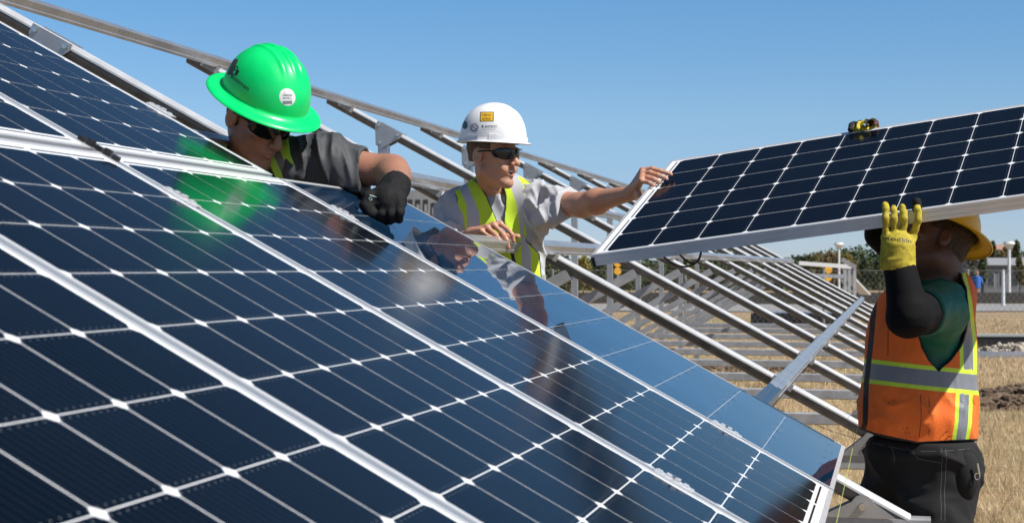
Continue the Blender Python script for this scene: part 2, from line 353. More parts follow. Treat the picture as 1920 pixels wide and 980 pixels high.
# truss under each beam
zch = [0.797, .827, .826, .842, .865, .873, .875, .885, .882, .879, .88]
for k in range(-2, NB):
    b = KB0 + k * KS; zz = CAMH - zch[max(k, 0)]
    ftop = AP(1.74, b, HP_B - .05); rtop = AP(-1.38, b, HP_B - .09)
    E = Vector((ftop.x + .10, ftop.y - .024, zz)); d = Vector((sA.x, sA.y, 0)).normalized()
    rb = Vector((rtop.x, rtop.y, zz)); base = Vector((rb.x, rb.y, 0))
    M = Matrix.Translation(base); Mi = M.inverted()
    r = empty('truss_frame', M)
    if k < 0: desc = 'nearest truss of steel tubes standing under the glass of the panels'
    else: desc = 'truss of steel tubes with rear post and brace under the %s sloping beam' % (['nearest', 'second', 'third', 'fourth', 'fifth', 'sixth', 'seventh', 'eighth', 'ninth', 'tenth', 'farthest'][k])
    if k == -1: desc = 'truss of steel tubes hidden under the darkest panels'
    tag(r, desc, 'frame', 'steel trusses carrying the sloping beams')
    hp = [(-.028, -.028), (.028, -.028), (.028, .028), (-.028, .028)]
    ch_ = [(-.026, -.03), (.026, -.03), (.032, -.022), (.032, .022), (.026, .03), (-.026, .03), (-.032, .022), (-.032, -.022)]
    m = MB(); m.prism(ch_, Mi @ (rb - d * .2), Mi @ (E + d * .12), Vector((0, 0, 1)), pA); m.build('bottom_chord', DARKSTEEL, r, smooth=30)
    g0 = float(gz(rb.x, rb.y)) - .3
    m = MB(); m.prism(hp, Mi @ Vector((rb.x, rb.y, g0)), Mi @ rtop, d, pA); m.build('rear_post', GALV, r)
    fb = E + d * .06
    m = MB(); m.prism(hp, Mi @ Vector((fb.x, fb.y, float(gz(fb.x, fb.y)) - .3)), Mi @ (fb - Vector((0, 0, .032))), d, pA); m.build('front_post', GALV, r)
    tp = AP(0.28, b, HP_B - .05); dd = (tp - rb).normalized()
    m = MB(); m.prism([(u * .9, v * .9) for u, v in hp], Mi @ rb, Mi @ tp, pA.cross(dd).normalized(), pA); m.build('brace', DARKSTEEL, r)
    for s in (-1, 1):
        m = MB(); c = AP(1.76, b, HP_B - .045); y = pA * (s * .036); u = d; v = Vector((0, 0, 1))
        zb = zz - c.z + .028
        pr = [(-.035, .012), (-.02, .03), (0, .038), (.02, .03), (.035, .012), (.10, zb), (-.13, zb)]
        m.prism(pr, Mi @ (c + y - pA * .003), Mi @ (c + y + pA * .003), u, v); m.build('foot_bracket', GALV, r)
        if s < 0:
            m = MB(); m.rod(Mi @ (c + y), Mi @ (c + y - pA * .018), .014, .011, k=10); m.build('bolt', BOLT, r, smooth=40)
    m = MB(); q = Vector((E.x - .12, E.y + .03, zz)); 
m = MB(); m.tube([(0, b_, 0) for b_ in np.linspace(-3, 16, 12)], .0008, 6); m.build('string_line', simple('lime_string', (.38, .50, .10), .8), M=AM(1.652, 0, .006), label='thin lime string stretched tight along the lower edge of the panels', cat='string')
# ================================================================ what lies beyond the rack
def gxy(x, dist): return float((x - 960) / F * dist), float(dist)
def leaf_mat(name, col, col2):
    m = NT(name); n = m.noise(.9, 5, .6); g = m.n('ShaderNodeNewGeometry'); w_ = m.n('ShaderNodeTexWhiteNoise'); w_.noise_dimensions = '3D'
    sn = m.n('ShaderNodeVectorMath', operation='SNAP'); sn.inputs[1].default_value = (.4, .4, .4); m.l(m.tc.outputs['Object'], sn.inputs[0]); m.l(sn.outputs[0], w_.inputs['Vector'])
    m.set(Base_Color=m.mix(w_.outputs['Value'], col, col2), Roughness=.7); return m.mat
LEAF = [leaf_mat('dark_green_foliage', (.035, .055, .02), (.075, .10, .035)), leaf_mat('olive_foliage', (.10, .10, .03), (.19, .15, .05)), leaf_mat('yellow_autumn_foliage', (.30, .22, .03), (.20, .19, .05)), leaf_mat('grey_green_foliage', (.09, .095, .07), (.15, .14, .10)), leaf_mat('russet_foliage', (.20, .12, .05), (.13, .12, .05))]
BARK = simple('bark', (.12, .085, .06), .9, 0, .3, 4)
def tree(xp, dist, top, wpx, mat, label, bottom_frac=.18, n=2600, conic=False):
    x, y = gxy(xp, dist); z0 = float(gz(x, y)); zt = (490 - top) / F * dist + PITCH * dist + CAMH; h = max(zt - z0, .8); w_ = wpx / F * dist / 2
    r = empty('tree', Matrix.Translation((x, y, z0)), label=label, cat='tree', group='trees and bushes along the horizon')
    m = MB(); m.rod((0, 0, -.3), (rng.normal(0, .1), 0, h * .55), .04 * h * .55, .015 * h, 8)
    for k in range(6):
        a = rng.uniform(0, 6.28); l = w_ * rng.uniform(.4, .8); m.rod((0, 0, h * rng.uniform(.25, .5)), (l * math.cos(a), l * math.sin(a), h * rng.uniform(.55, .85)), .012 * h, .004 * h, 6)
    m.build('trunk', BARK, r)
    cl = []
    for k in range(16):
        a = rng.uniform(0, 6.28); q = rng.uniform(.0, .72); zc_ = rng.uniform(bottom_frac + .1, .86); sp = (1.1 - zc_) if conic else (1 - abs(zc_ - .5) * .9)
        cl.append((w_ * q * sp * math.cos(a), w_ * q * sp * math.sin(a), h * zc_, w_ * rng.uniform(.22, .42) * (.7 if conic else 1), h * rng.uniform(.09, .17)))
    cl.append((0, 0, h * .85, w_ * .3, h * .14))
    k = rng.integers(0, len(cl), n); C_ = np.array(cl)[k]; d = rng.normal(size=(n, 3)); d /= np.linalg.norm(d, axis=1)[:, None]; rr = rng.uniform(.45, 1.08, (n, 1)) ** .6
    P = C_[:, :3] + d * rr * np.stack([C_[:, 3], C_[:, 3], C_[:, 4]], 1); sz = h * rng.uniform(.010, .026, (n, 1))
    u = rng.normal(size=(n, 3)); u /= np.linalg.norm(u, axis=1)[:, None]; v = np.cross(u, rng.normal(size=(n, 3))); v /= np.linalg.norm(v, axis=1)[:, None]
    Q = np.stack([P - u * sz - v * sz, P + u * sz - v * sz * .6, P + u * sz * .6 + v * sz, P - u * sz * .8 + v * sz], 1).reshape(-1, 3)
    m = MB(); m.v = [tuple(q) for q in Q.tolist()]; m.f = [(4 * i, 4 * i + 1, 4 * i + 2, 4 * i + 3) for i in range(n)]; m.m = [0] * n; m.build('crown', LEAF[mat], r)
T = [(1068, 95, 505, 40, 1, 'small olive bush seen left of the first rear post'), (1096, 120, 478, 52, 2, 'yellow green tree seen under the left corner of the carried panel'), (1128, 150, 482, 46, 0, 'dark green tree seen between the rear posts'),
     (1180, 170, 492, 50, 0, 'low dark tree right of the yellow signal'), (1228, 160, 496, 46, 3, 'grey green tree below the hanging cables'), (1262, 200, 488, 50, 0, 'dark tree behind the hanging cables'), (1300, 180, 494, 54, 1, 'olive tree right of the hanging cables'), (1350, 240, 492, 60, 0, 'dark tree far behind the rack beams'), (1410, 260, 488, 60, 3, 'grey tree far behind the rack beams'), (1460, 260, 486, 56, 0, 'dark tree left of the pale roof'),
     (1512, 230, 478, 24, 0, 'small dark tree at the left end of the bush row'), (1532, 220, 472, 42, 1, 'olive tree in the middle of the bush row'), (1556, 225, 468, 46, 4, 'russet and green tree right behind the lamp post'), (1588, 220, 472, 38, 2, 'yellow tree right of the lamp post'), (1604, 240, 486, 26, 1, 'low olive tree beside the blue tower'),
     (1622, 210, 484, 36, 0, 'dark green tree below the far blue tower'), (1650, 200, 480, 56, 0, 'dark green tree left of the man in orange'), (1700, 220, 484, 60, 3, 'tree hidden behind the man in orange'),
     (1822, 190, 462, 52, 3, 'bare grey tree just right of the orange vest'), (1843, 165, 478, 44, 0, 'dark conifer between grey tree and house'), (1862, 240, 450, 34, 0, 'tall dark pine rising behind the house roof'), (1884, 260, 462, 30, 4, 'dull brown tree behind the house roof'), (1906, 235, 449, 38, 0, 'tall dark pine at the right edge'), (1912, 170, 480, 26, 1, 'small green tree in front of the house'),
     (812, 180, 440, 60, 0, 'dark tree beside the concrete building'), (1008, 130, 498, 40, 0, 'dark bush behind the vest of the man in white hard hat')]
for a in T: tree(*a[:5], a[5], conic='pine' in a[5] or 'conifer' in a[5], n=3000 if 'grey tree' in a[5] else 2600)
# the woodland that closes the horizon: one far mass
n = 42000; xw = rng.uniform(960, 2050, n); dw = rng.uniform(262, 300, n); Xw = (xw - 960) / F * dw; hh = 2.6 + 3.2 * np.abs(np.sin(Xw * .21 + 1.3 * np.sin(Xw * .07))) + 1.4 * np.sin(Xw * .9) ** 2 + .6 * np.sin(Xw * 2.3); zz0 = gz(Xw, dw)
Pw = np.stack([Xw, dw, zz0 + hh * rng.random(n) ** .75], 1); u = rng.normal(size=(n, 3)); u /= np.linalg.norm(u, axis=1)[:, None]; v = np.cross(u, rng.normal(size=(n, 3))); v /= np.linalg.norm(v, axis=1)[:, None]; sz = rng.uniform(.14, .34, (n, 1))
Qw = np.stack([Pw - u * sz - v * sz, Pw + u * sz - v * sz * .6, Pw + u * sz * .6 + v * sz, Pw - u * sz * .8 + v * sz], 1).reshape(-1, 3)
mw = MB(); mw.v = [tuple(q) for q in Qw.tolist()]; mw.f = [(4 * i, 4 * i + 1, 4 * i + 2, 4 * i + 3) for i in range(n)]; mw.m = [0] * n; mw.build('far_woodland', LEAF[0], kind='stuff', label='dark green far woodland closing the horizon beyond the field', cat='woodland')
# buildings
def wallmat(name, col): return simple(name, col, .85, 0, .06, 1.5)
def house(xp0, xp1, dist, top, eave, mats, label, cols=4, storeys=1, gable=False, depth=9):
    x0, x1 = (xp0 - 960) / F * dist, (xp1 - 960) / F * dist; z = lambda p: (490 - p) / F * dist + PITCH * dist + CAMH
    zg = float(gz((x0 + x1) / 2, dist)) - .3; r = empty('house', Matrix.Translation((x0, dist, zg)), label=label, cat='building'); W = x1 - x0; H = z(eave) - zg; HT = z(top) - zg
    m = MB(); m.box((0, 0, 0), (W, depth, H)); m.build('wall', mats[0], r)
    m = MB()
    if gable: m.prism([(-.4, 0), (W + .4, 0), (W / 2, HT - H)], (0, -.4, H + .003), (0, depth + .4, H + .003), (1, 0, 0), (0, 0, 1))
    else: m.prism([(-.5, 0), (depth + .5, 0), (depth / 2 + 1.5, HT - H), (depth / 2 - 1.5, HT - H)], (-.4, 0, H + .003), (W + .4, 0, H + .003), (0, 1, 0), (0, 0, 1))
    m.build('roof', mats[1], r)
    for s_ in range(storeys):
        for c in range(cols):
            xx = W * (c + .5) / cols; w_ = W / cols * .28; za = H * (s_ + .3) / storeys; zb_ = H * (s_ + .75) / storeys
            m = MB(); m.box((xx - w_ - .08, -.06, za - .08), (xx + w_ + .08, .02, zb_ + .08)); f = m.build('window_frame', mats[2], r)
            m = MB(); m.box((xx - w_, -.075, za), (xx + w_, -.05, zb_)); m.build('pane', mats[3], f)
GL = simple('dark_window_glass', (.03, .04, .05), .1); WF = simple('white_window_frame', (.35, .35, .36), .6)
house(1846, 1935, 200, 483, 497, (wallmat('grey_house_wall', (.15, .16, .175)), simple('grey_shingle_roof', (.24, .25, .27), .9), WF, GL), 'long grey house with a pale grey roof, right of the man in orange', 4)
house(1828, 1862, 330, 461, 474, (wallmat('salmon_stucco_wall', (.42, .24, .18)), simple('salmon_tile_roof', (.40, .22, .16), .9), WF, GL), 'salmon pink house behind the dark conifer', 3, gable=True)
house(1872, 1902, 360, 458, 470, (wallmat('terracotta_stucco_wall', (.50, .30, .23)), simple('brown_tile_roof', (.36, .21, .15), .9), WF, GL), 'terracotta house between the two tall pines', 3)
house(1478, 1510, 300, 483, 490, (wallmat('tan_stucco_wall', (.28, .22, .18)), simple('pale_roof', (.42, .35, .30), .9), WF, GL), 'low tan house at the left end of the bush row', 3)
# concrete office block behind the raised arm
dist = 150.; CON = simple('grey_concrete', (.22, .225, .235), .85, 0, .15, .7)
x0, y0 = gxy(762, dist); zg = float(gz(x0, y0)) - .3; zz_ = lambda p: (490 - p) / F * dist + PITCH * dist + CAMH
ro = empty('office_block', Matrix.Translation((x0, y0, zg)), label='grey concrete office block with tall recessed windows behind the black glove', cat='building'); H = zz_(356) - zg
m = MB(); m.prism([(-7, 0), (7.2, 0), (7.2, H * .60), (2.2, H), (-7, H)], (0, 0, 0), (0, 9, 0), (1, 0, 0), (0, 0, 1)); m.build('wall', CON, ro)
for k in range(-5, 10):
    m = MB(); xx = .72 * k + .35; ht = H - .9 if xx < 2 else H - .9 - (xx - 2) * .6; zb_ = ht - 1.1
    m.box((xx - .22, -.05, zb_), (xx + .22, .12, ht)); f = m.build('window_recess', simple('black_recess', (.02, .02, .022), .8), ro)
    m = MB(); m.box((xx - .13, -.12, zb_ - .05), (xx + .15, -.055, ht - .45)); m.build('window_fin', CON, f)
    m = MB(); m.box((xx - .22, -.05, zb_ - 2.1), (xx + .22, .12, zb_ - .9)); m.build('window_recess', MATS['black_recess'], ro)
# far blue glass tower
dist = 2600.; x0, y0 = gxy(1625, dist); m = MB(); zt = (490 - 472) / F * dist + PITCH * dist + CAMH; m.box((-6.5, 0, -40), (6.5, 12, zt + 3))
tb = m.build('glass_tower', simple('hazy_blue_glass', (.30, .46, .62), .5, 0, .05, .1), M=Matrix.Translation((x0, y0, 0)), label='tiny pale blue tower on the horizon left of the raised black sleeve', cat='tower')
# lamp posts
PW = simple('white_painted_metal', (.72, .72, .72), .45, 0, .04, 5)
def lamp(xp, dist, top, label, r_=.09, headed=True):
    x, y = gxy(xp, dist); z0 = float(gz(x, y)); h = (490 - top) / F * dist + PITCH * dist + CAMH - z0
    r = empty('lamp_post', Matrix.Translation((x, y, z0)), label=label, cat='lamp post'); m = MB(); m.rod((0, 0, -.2), (0, 0, h - .3), r_, r_ * .8, 10); m.build('pole', PW, r, smooth=40)
    if headed: m = MB(); m.rod((0, 0, h - .35), (0, 0, h - .12), .16, .34, 12); m.rod((0, 0, h - .12), (0, 0, h), .34, .28, 12); m.build('lamp_head', PW, r, smooth=40)
lamp(1573, 110, 455, 'white lamp post with a wide head, in front of the russet tree'); lamp(1892, 92, 453, 'taller of the two white posts in front of the grey house', .10); lamp(1881, 80, 494, 'shorter white post without a head in front of the grey house', .09, False)
# road behind the fence with a low dark wall, its parapet, and a person in blue
ASP = simple('pale_asphalt', (.27, .265, .26), .9, 0, .12, .8, .2)
def strip(name, y0, y1, x0, x1, mat, lift, n=60, **k):
    sheet(name, np.linspace(x0, x1, n), np.linspace(y0, y1, 5), lambda X, Y: gz(X, Y) + lift, mat, **k)
strip('road', 62, 84, -30, 60, ASP, .03, kind='structure')
m = MB(); m.box((-20, 0, -.5), (50, .35, .62)); m.build('low_wall', simple('dark_stained_concrete', (.045, .043, .04), .9), M=Matrix.Translation((0, 88, float(gz(20, 88)))), label='long low dark wall along the far side of the road', cat='wall')
x, y = gxy(1832, 92); 
s_ = MB(); zg = float(gz(x, y))
PB = empty('person', Matrix.Translation((x, y, zg)), label='tiny person in a blue top beyond the road, right of the orange vest', cat='person')
m = MB(); m.tube([(0, 0, .0), (-.02, 0, .45), (0, 0, .9), (0, 0, 1.2), (0, 0, 1.5), (0, 0, 1.56), (0, 0, 1.68), (0, 0, 1.8)], [.09, .12, .17, .19, .17, .07, .11, .05], 10); m.build('body', SK0 if False else simple('plain_skin', (.35, .2, .14), .7), PB, smooth=60)
m = MB(); m.tube([(0, 0, .85), (0, 0, 1.2), (0, 0, 1.5), (0, 0, 1.54)], [.20, .215, .20, .10], 10); m.tube([(-.2, 0, 1.45), (-.3, 0, 1.1)], .07); m.tube([(.2, 0, 1.45), (.3, 0, 1.1)], .07); m.build('blue_top', simple('blue_cloth', (.03, .14, .50), .8), PB, smooth=60)
m = MB(); m.tube([(-.09, 0, .9), (-.12, 0, .0)], [.11, .08]); m.tube([(.09, 0, .9), (.14, 0, .0)], [.11, .08]); m.build('trousers', simple('grey_cloth', (.2, .2, .2), .8), PB, smooth=60)
# chain link fence
FD = 34.0; MW = simple('fence_wire', (.30, .31, .30), .45, .4, .05, 5)
def fence(x0, y0, x1, y1, label):
    L = math.hypot(x1 - x0, y1 - y0); a = math.atan2(y1 - y0, x1 - x0); z0 = float(gz((x0 + x1) / 2, (y0 + y1) / 2)); r = empty('chain_link_fence', Matrix.Translation((x0, y0, z0)) @ Matrix.Rotation(a, 4, 'Z'), label=label, cat='fence')
    m = MB(); H = 1.42; p = .12; k = int(L / p) + 14
    vs = []; fs = []; t = .0024
    for i in range(-13, k):
        for sgn in (1, -1):
            a0, a1 = (i * p, i * p + H * .8); za, zb_ = (0, H) if sgn > 0 else (H, 0)
            if a0 < 0: f_ = (0 - a0) / (a1 - a0); za += (zb_ - za) * f_; a0 = 0
            if a1 > L: f_ = (L - a0) / (a1 - a0); zb_ = za + (zb_ - za) * f_; a1 = L
            if a1 <= a0: continue
            b = len(vs); y_ = .004 * sgn; vs += [(a0 - t, y_, za + .03), (a0 + t, y_, za + .03), (a1 + t, y_, zb_ + .03), (a1 - t, y_, zb_ + .03), (a0, y_ + t * 1.5, za + .03), (a1, y_ + t * 1.5, zb_ + .03)]; fs += [(b, b + 1, b + 2, b + 3), (b + 1, b + 4, b + 5, b + 2), (b + 4, b, b + 3, b + 5)]
    m.add(vs, fs); m.build('wire_mesh', MW, r)
    for i in range(int(L / 3) + 1): m = MB(); m.rod((i * 3, .03, -.3), (i * 3, .03, H + .08), .028, k=8); m.build('post', MW, r, smooth=40)
    m = MB(); m.rod((0, .03, H + .05), (L, .03, H + .05), .006, k=6); m.build('tension_wire', MW, r)
fence(-2, FD + 3, 16, FD - 1.5, 'chain link fence crossing the field behind the rack and the man in orange')
# yellow signals by the road
def signal(xp, dist, ytop, label):
    x, y = gxy(xp, dist); z0 = float(gz(x, y)); zt = (490 - ytop) / F * dist + PITCH * dist + CAMH - z0; r = empty('yellow_marker', Matrix.Translation((x, y, z0)), label=label, cat='road marker')
    m = MB(); m.rod((0, 0, 0), (0, 0, zt), .04, k=8); m.build('pole', DARKSTEEL, r); m = MB(); YM = simple('traffic_yellow', (.85, .40, .02), .5)
    for k in range(2): m.rod((0, -.05, zt - .16 - k * .36), (0, .05, zt - .16 - k * .36), .17, k=16)
    m.build('signal_disc', YM, r)
signal(1158, 75, 487, 'yellow double signal seen under the left corner of the carried panel'); signal(1553, 75, 499, 'yellow marker left of the distant lamp post')
# second, distant rack
d2 = 31.0; q = lambda x_, y_, z_=d2: px(x_, y_, z_); base = Vector((q(1590, 500).x, d2, float(gz(q(1590, 500).x, d2)))); r = empty('mounting_rack', Matrix.Translation(base), label='partly built small rack with a pale sloping panel, in front of the lamp post', cat='rack')
def rr(name, pts, rad, mat, k=6):
    m = MB(); m.tube([Vector(p) - base for p in pts], rad, k); m.build(name, mat, r)
rr('rail', [q(1498, 493), q(1596, 500)], .055, PW, 4); rr('rail', [q(1520, 516), q(1584, 518)], .05, DARKSTEEL, 4); rr('rail', [q(1578, 486), q(1604, 501)], .06, GALV, 4)
for x_ in (1592, 1584, 1602): p_ = q(x_, 502); rr('post', [p_, Vector((p_.x, p_.y, base.z - .2))], .04, DARKSTEEL, 4)
rr('brace', [q(1576, 520), q(1590, 545)], .03, DARKSTEEL, 4)
m = MB(); A_, B_, C__ = q(1598, 514) - base, q(1633, 551) - base, q(1606, 538, d2 - .8) - base; n_ = (B_ - A_).cross(Vector((0, 1, 0))).normalized() * .03
w3 = Vector((0, .9, 0)); m.add([A_, B_, B_ + w3, A_ + w3, A_ - n_ - Vector((0, 0, .0)), B_ - n_, B_ + w3 - n_, A_ + w3 - n_], [(0, 1, 2, 3), (4, 7, 6, 5), (0, 4, 5, 1), (1, 5, 6, 2), (2, 6, 7, 3), (3, 7, 4, 0)]); m.build('sloping_panel', PW, r)
# things lying on the field
def gp(xp, yp):   # ground point seen at a pixel
    d = 8.
    for _ in range(400):
        p = px(xp, yp, d)
        if p.z <= float(gz(p.x, p.y)): break
        d *= 1.012
    return p
p = gp(1490, 615); NAVY = simple('blue_grey_lid', (.22, .27, .36), .5); M_ = Matrix.Translation((p.x, p.y, float(gz(p.x, p.y)))) @ Matrix.Rotation(R(-14), 4, 'Z')
r = empty('open_crate', M_, label='long black open bin lying on the ground behind the middle beams', cat='bin'); kq = p.y / F; W = 82 * kq; Hh = 27 * kq
m = MB(); m.box((-W, 0, 0), (W, .03, Hh)); m.box((-W, .9, 0), (W, .93, Hh)); m.box((-W, .03, 0), (-W + .03, .9, Hh)); m.box((W - .03, .03, 0), (W, .9, Hh)); m.box((-W, .03, 0), (W, .9, .02)); m.build('bin_body', BLACKPL, r)
m = MB(); m.box((-W * .6, .02, Hh + .004), (W * .9, 1.0, Hh + .03)); m.build('lid', NAVY, r)
p = gp(1890, 654); m = MB(); m.box((-.75, 0, 0), (6, .35, .22)); m.box((-.75, .0, .222), (6, .35, .25)); M_ = Matrix.Translation((p.x, p.y, float(gz(p.x, p.y)))) @ Matrix.Rotation(R(-3), 4, 'Z')
r = empty('kerb_trough', M_, label='long black trough with a pale rim lying right of the orange vest', cat='trough')
m = MB(); m.box((-1.4, 0, 0), (6, .4, .225)); m.build('trough_body', BLACKPL, r); m = MB(); m.box((-1.4, -.02, .228), (6, .42, .262)); m.build('rim', simple('greenish_grey_rim', (.30, .34, .34), .6), r)
p = gp(1870, 671); r = empty('stacked_rails', Matrix.Translation((p.x, p.y, float(gz(p.x, p.y)))), label='flat grey rails stacked on the grass right of the orange vest', cat='rails')
for k in range(4): m = MB(); m.box((-1.1, -.16 + k * .12, 0), (.45 + .1 * k, -.06 + k * .12, .07 + .03 * (k % 2))); m.build('rail', GALV, r)
# rubble and dug soil
def mound(name, xp, yp, wx, wy, h, mat, label, cat, n=70, rough=1.0):
    p = gp(xp, yp); xs = np.linspace(-wx, wx, n); ys = np.linspace(-wy, wy, n); X, Y = np.meshgrid(xs, ys)
    def f(X, Y):
        e = np.clip(1 - (X / wx) ** 2 - (Y / wy) ** 2, 0, 1) ** .6; z = 0
        for k, am in ((2.1, .5), (5.3, .32), (11., .2), (23., .12)):
            ph = rng.uniform(0, 6, 6); z = z + am * np.abs(np.sin(X * k * 1.3 + ph[0] + 1.7 * np.sin(Y * k + ph[1])) * np.cos(Y * k * 1.7 + ph[2] + np.sin(X * k * .8 + ph[3])))
        return h * e * (.35 + rough * z) - .02
    o = sheet(name, xs, ys, f, mat, label=label, cat=cat); o.location = (p.x, p.y, float(gz(p.x, p.y)))
    cm = MB(); ico = [Vector(q_) for q_ in ((0, 0, 1), (.89, 0, .45), (.28, .85, .45), (-.72, .53, .45), (-.72, -.53, .45), (.28, -.85, .45), (.72, .53, -.45), (-.28, .85, -.45), (-.89, 0, -.45), (-.28, -.85, -.45), (.72, -.53, -.45), (0, 0, -1))]
    ff = [(0,1,2),(0,2,3),(0,3,4),(0,4,5),(0,5,1),(1,6,2),(2,7,3),(3,8,4),(4,9,5),(5,10,1),(6,7,2),(7,8,3),(8,9,4),(9,10,5),(10,6,1),(11,7,6),(11,8,7),(11,9,8),(11,10,9),(11,6,10)]
    for _ in range(420):
        a_, r_ = rng.uniform(0, 6.28), math.sqrt(rng.random()) * 1.05; s_ = rng.uniform(.012, .055) * (1.3 - .5 * r_); c_ = Vector((wx * r_ * math.cos(a_), wy * r_ * math.sin(a_), h * max(0, 1 - r_ * r_) ** .6 * rng.uniform(.5, 1.15)))
        cm.add([c_ + Vector((q_.x * s_ * rng.uniform(.6, 1.5), q_.y * s_ * rng.uniform(.6, 1.4), q_.z * s_ * rng.uniform(.5, 1.1))) for q_ in ico], ff)
    cl_ = cm.build('clods', mat, o, kind='stuff'); return o
SOIL = simple('dug_soil', (.13, .088, .058), .95, 0, .6, 14, .8)
mound('soil_heap', 1885, 762, 1.0, .6, .17, SOIL, 'heap of dark clumpy dug soil on the grass right of the orange vest', 'soil heap')
mound('soil_heap', 1925, 752, .6, .5, .15, SOIL, 'second clump of dug soil at the right edge of the picture', 'soil heap')
mound('soil_heap', 1370, 700, 1.3, .8, .12, SOIL, 'low dug soil seen between the bottom bars of the rack', 'soil heap')
mound('rubble', 1905, 668, .8, .35, .20, simple('pale_rubble', (.42, .37, .31), .9, 0, .3, 6, .5), 'pale rubble beside the stacked rails at the right edge', 'rubble')
# grass
GB = NT('straw_blades'); oi = GB.n('ShaderNodeTexWhiteNoise'); oi.noise_dimensions = '3D'; sn = GB.n('ShaderNodeVectorMath', operation='SNAP'); sn.inputs[1].default_value = (.13, .13, 5); GB.l(GB.tc.outputs['Object'], sn.inputs[0]); GB.l(sn.outputs[0], oi.inputs['Vector'])
GB.set(Base_Color=GB.ramp(oi.outputs['Value'], [(0, (.30, .21, .10)), (.45, (.58, .43, .24)), (.8, (.72, .58, .36)), (1, (.30, .28, .10))]), Roughness=.8)
n = 150000; d = 7.5 * (46 / 7.5) ** rng.random(n); d = np.where(rng.random(n) < .15, rng.uniform(3, 9, n), d); xpx = rng.uniform(930, 2000, n); X = (xpx - 960) / F * d; Z = gz(X, d); X = X.astype(float)
hgt = rng.uniform(.025, .085, n) * (1 + .9 * (rng.random(n) < .12)); wd = np.maximum(.0016, d * .00016); an_ = rng.uniform(0, math.pi, n); ln = rng.normal(0, .5, (n, 2)) * hgt[:, None]
B0_ = np.stack([X - np.cos(an_) * wd, d - np.sin(an_) * wd, Z - .01], 1); B1_ = np.stack([X + np.cos(an_) * wd, d + np.sin(an_) * wd, Z - .01], 1); Tt = np.stack([X + ln[:, 0], d + ln[:, 1], Z + hgt], 1)
me = bpy.data.meshes.new('dry_grass'); V_ = np.stack([B0_, B1_, Tt], 1).reshape(-1, 3); me.vertices.add(3 * n); me.vertices.foreach_set('co', V_.astype(np.float32).ravel()); me.loops.add(3 * n); me.loops.foreach_set('vertex_index', np.arange(3 * n, dtype=np.int32)); me.polygons.add(n)
me.polygons.foreach_set('loop_start', np.arange(0, 3 * n, 3, dtype=np.int32)); me.polygons.foreach_set('loop_total', np.full(n, 3, np.int32)); me.update(calc_edges=True); me.materials.append(GB.mat); go = bpy.data.objects.new('dry_grass', me); COL.objects.link(go)
tag(go, 'short dry straw coloured grass covering the field', 'grass', kind='stuff')
# ================================================================ people: distance fields turned into one smooth skin each
from mathutils.bvhtree import BVHTree
V3 = lambda p: np.array(p, float)
_NL = np.random.default_rng(5).random((24, 24, 24)).astype(np.float32)
def vnoise(P):
    P = P.astype(np.float32); i = np.floor(P).astype(np.int32); t = P - i; t = t * t * (3 - 2 * t); i %= 24; j = (i + 1) % 24
    g = lambda a, b, c: _NL[a, b, c]
    x0, y0, z0 = i[..., 0], i[..., 1], i[..., 2]; x1, y1, z1 = j[..., 0], j[..., 1], j[..., 2]; tx, ty, tz = t[..., 0], t[..., 1], t[..., 2]
    a = g(x0, y0, z0) * (1 - tx) + g(x1, y0, z0) * tx; b = g(x0, y1, z0) * (1 - tx) + g(x1, y1, z0) * tx
    c = g(x0, y0, z1) * (1 - tx) + g(x1, y0, z1) * tx; d = g(x0, y1, z1) * (1 - tx) + g(x1, y1, z1) * tx
    return (a * (1 - ty) + b * ty) * (1 - tz) + (c * (1 - ty) + d * ty) * tz
def ridge(P): return 1 - np.abs(vnoise(P) * 2 - 1)
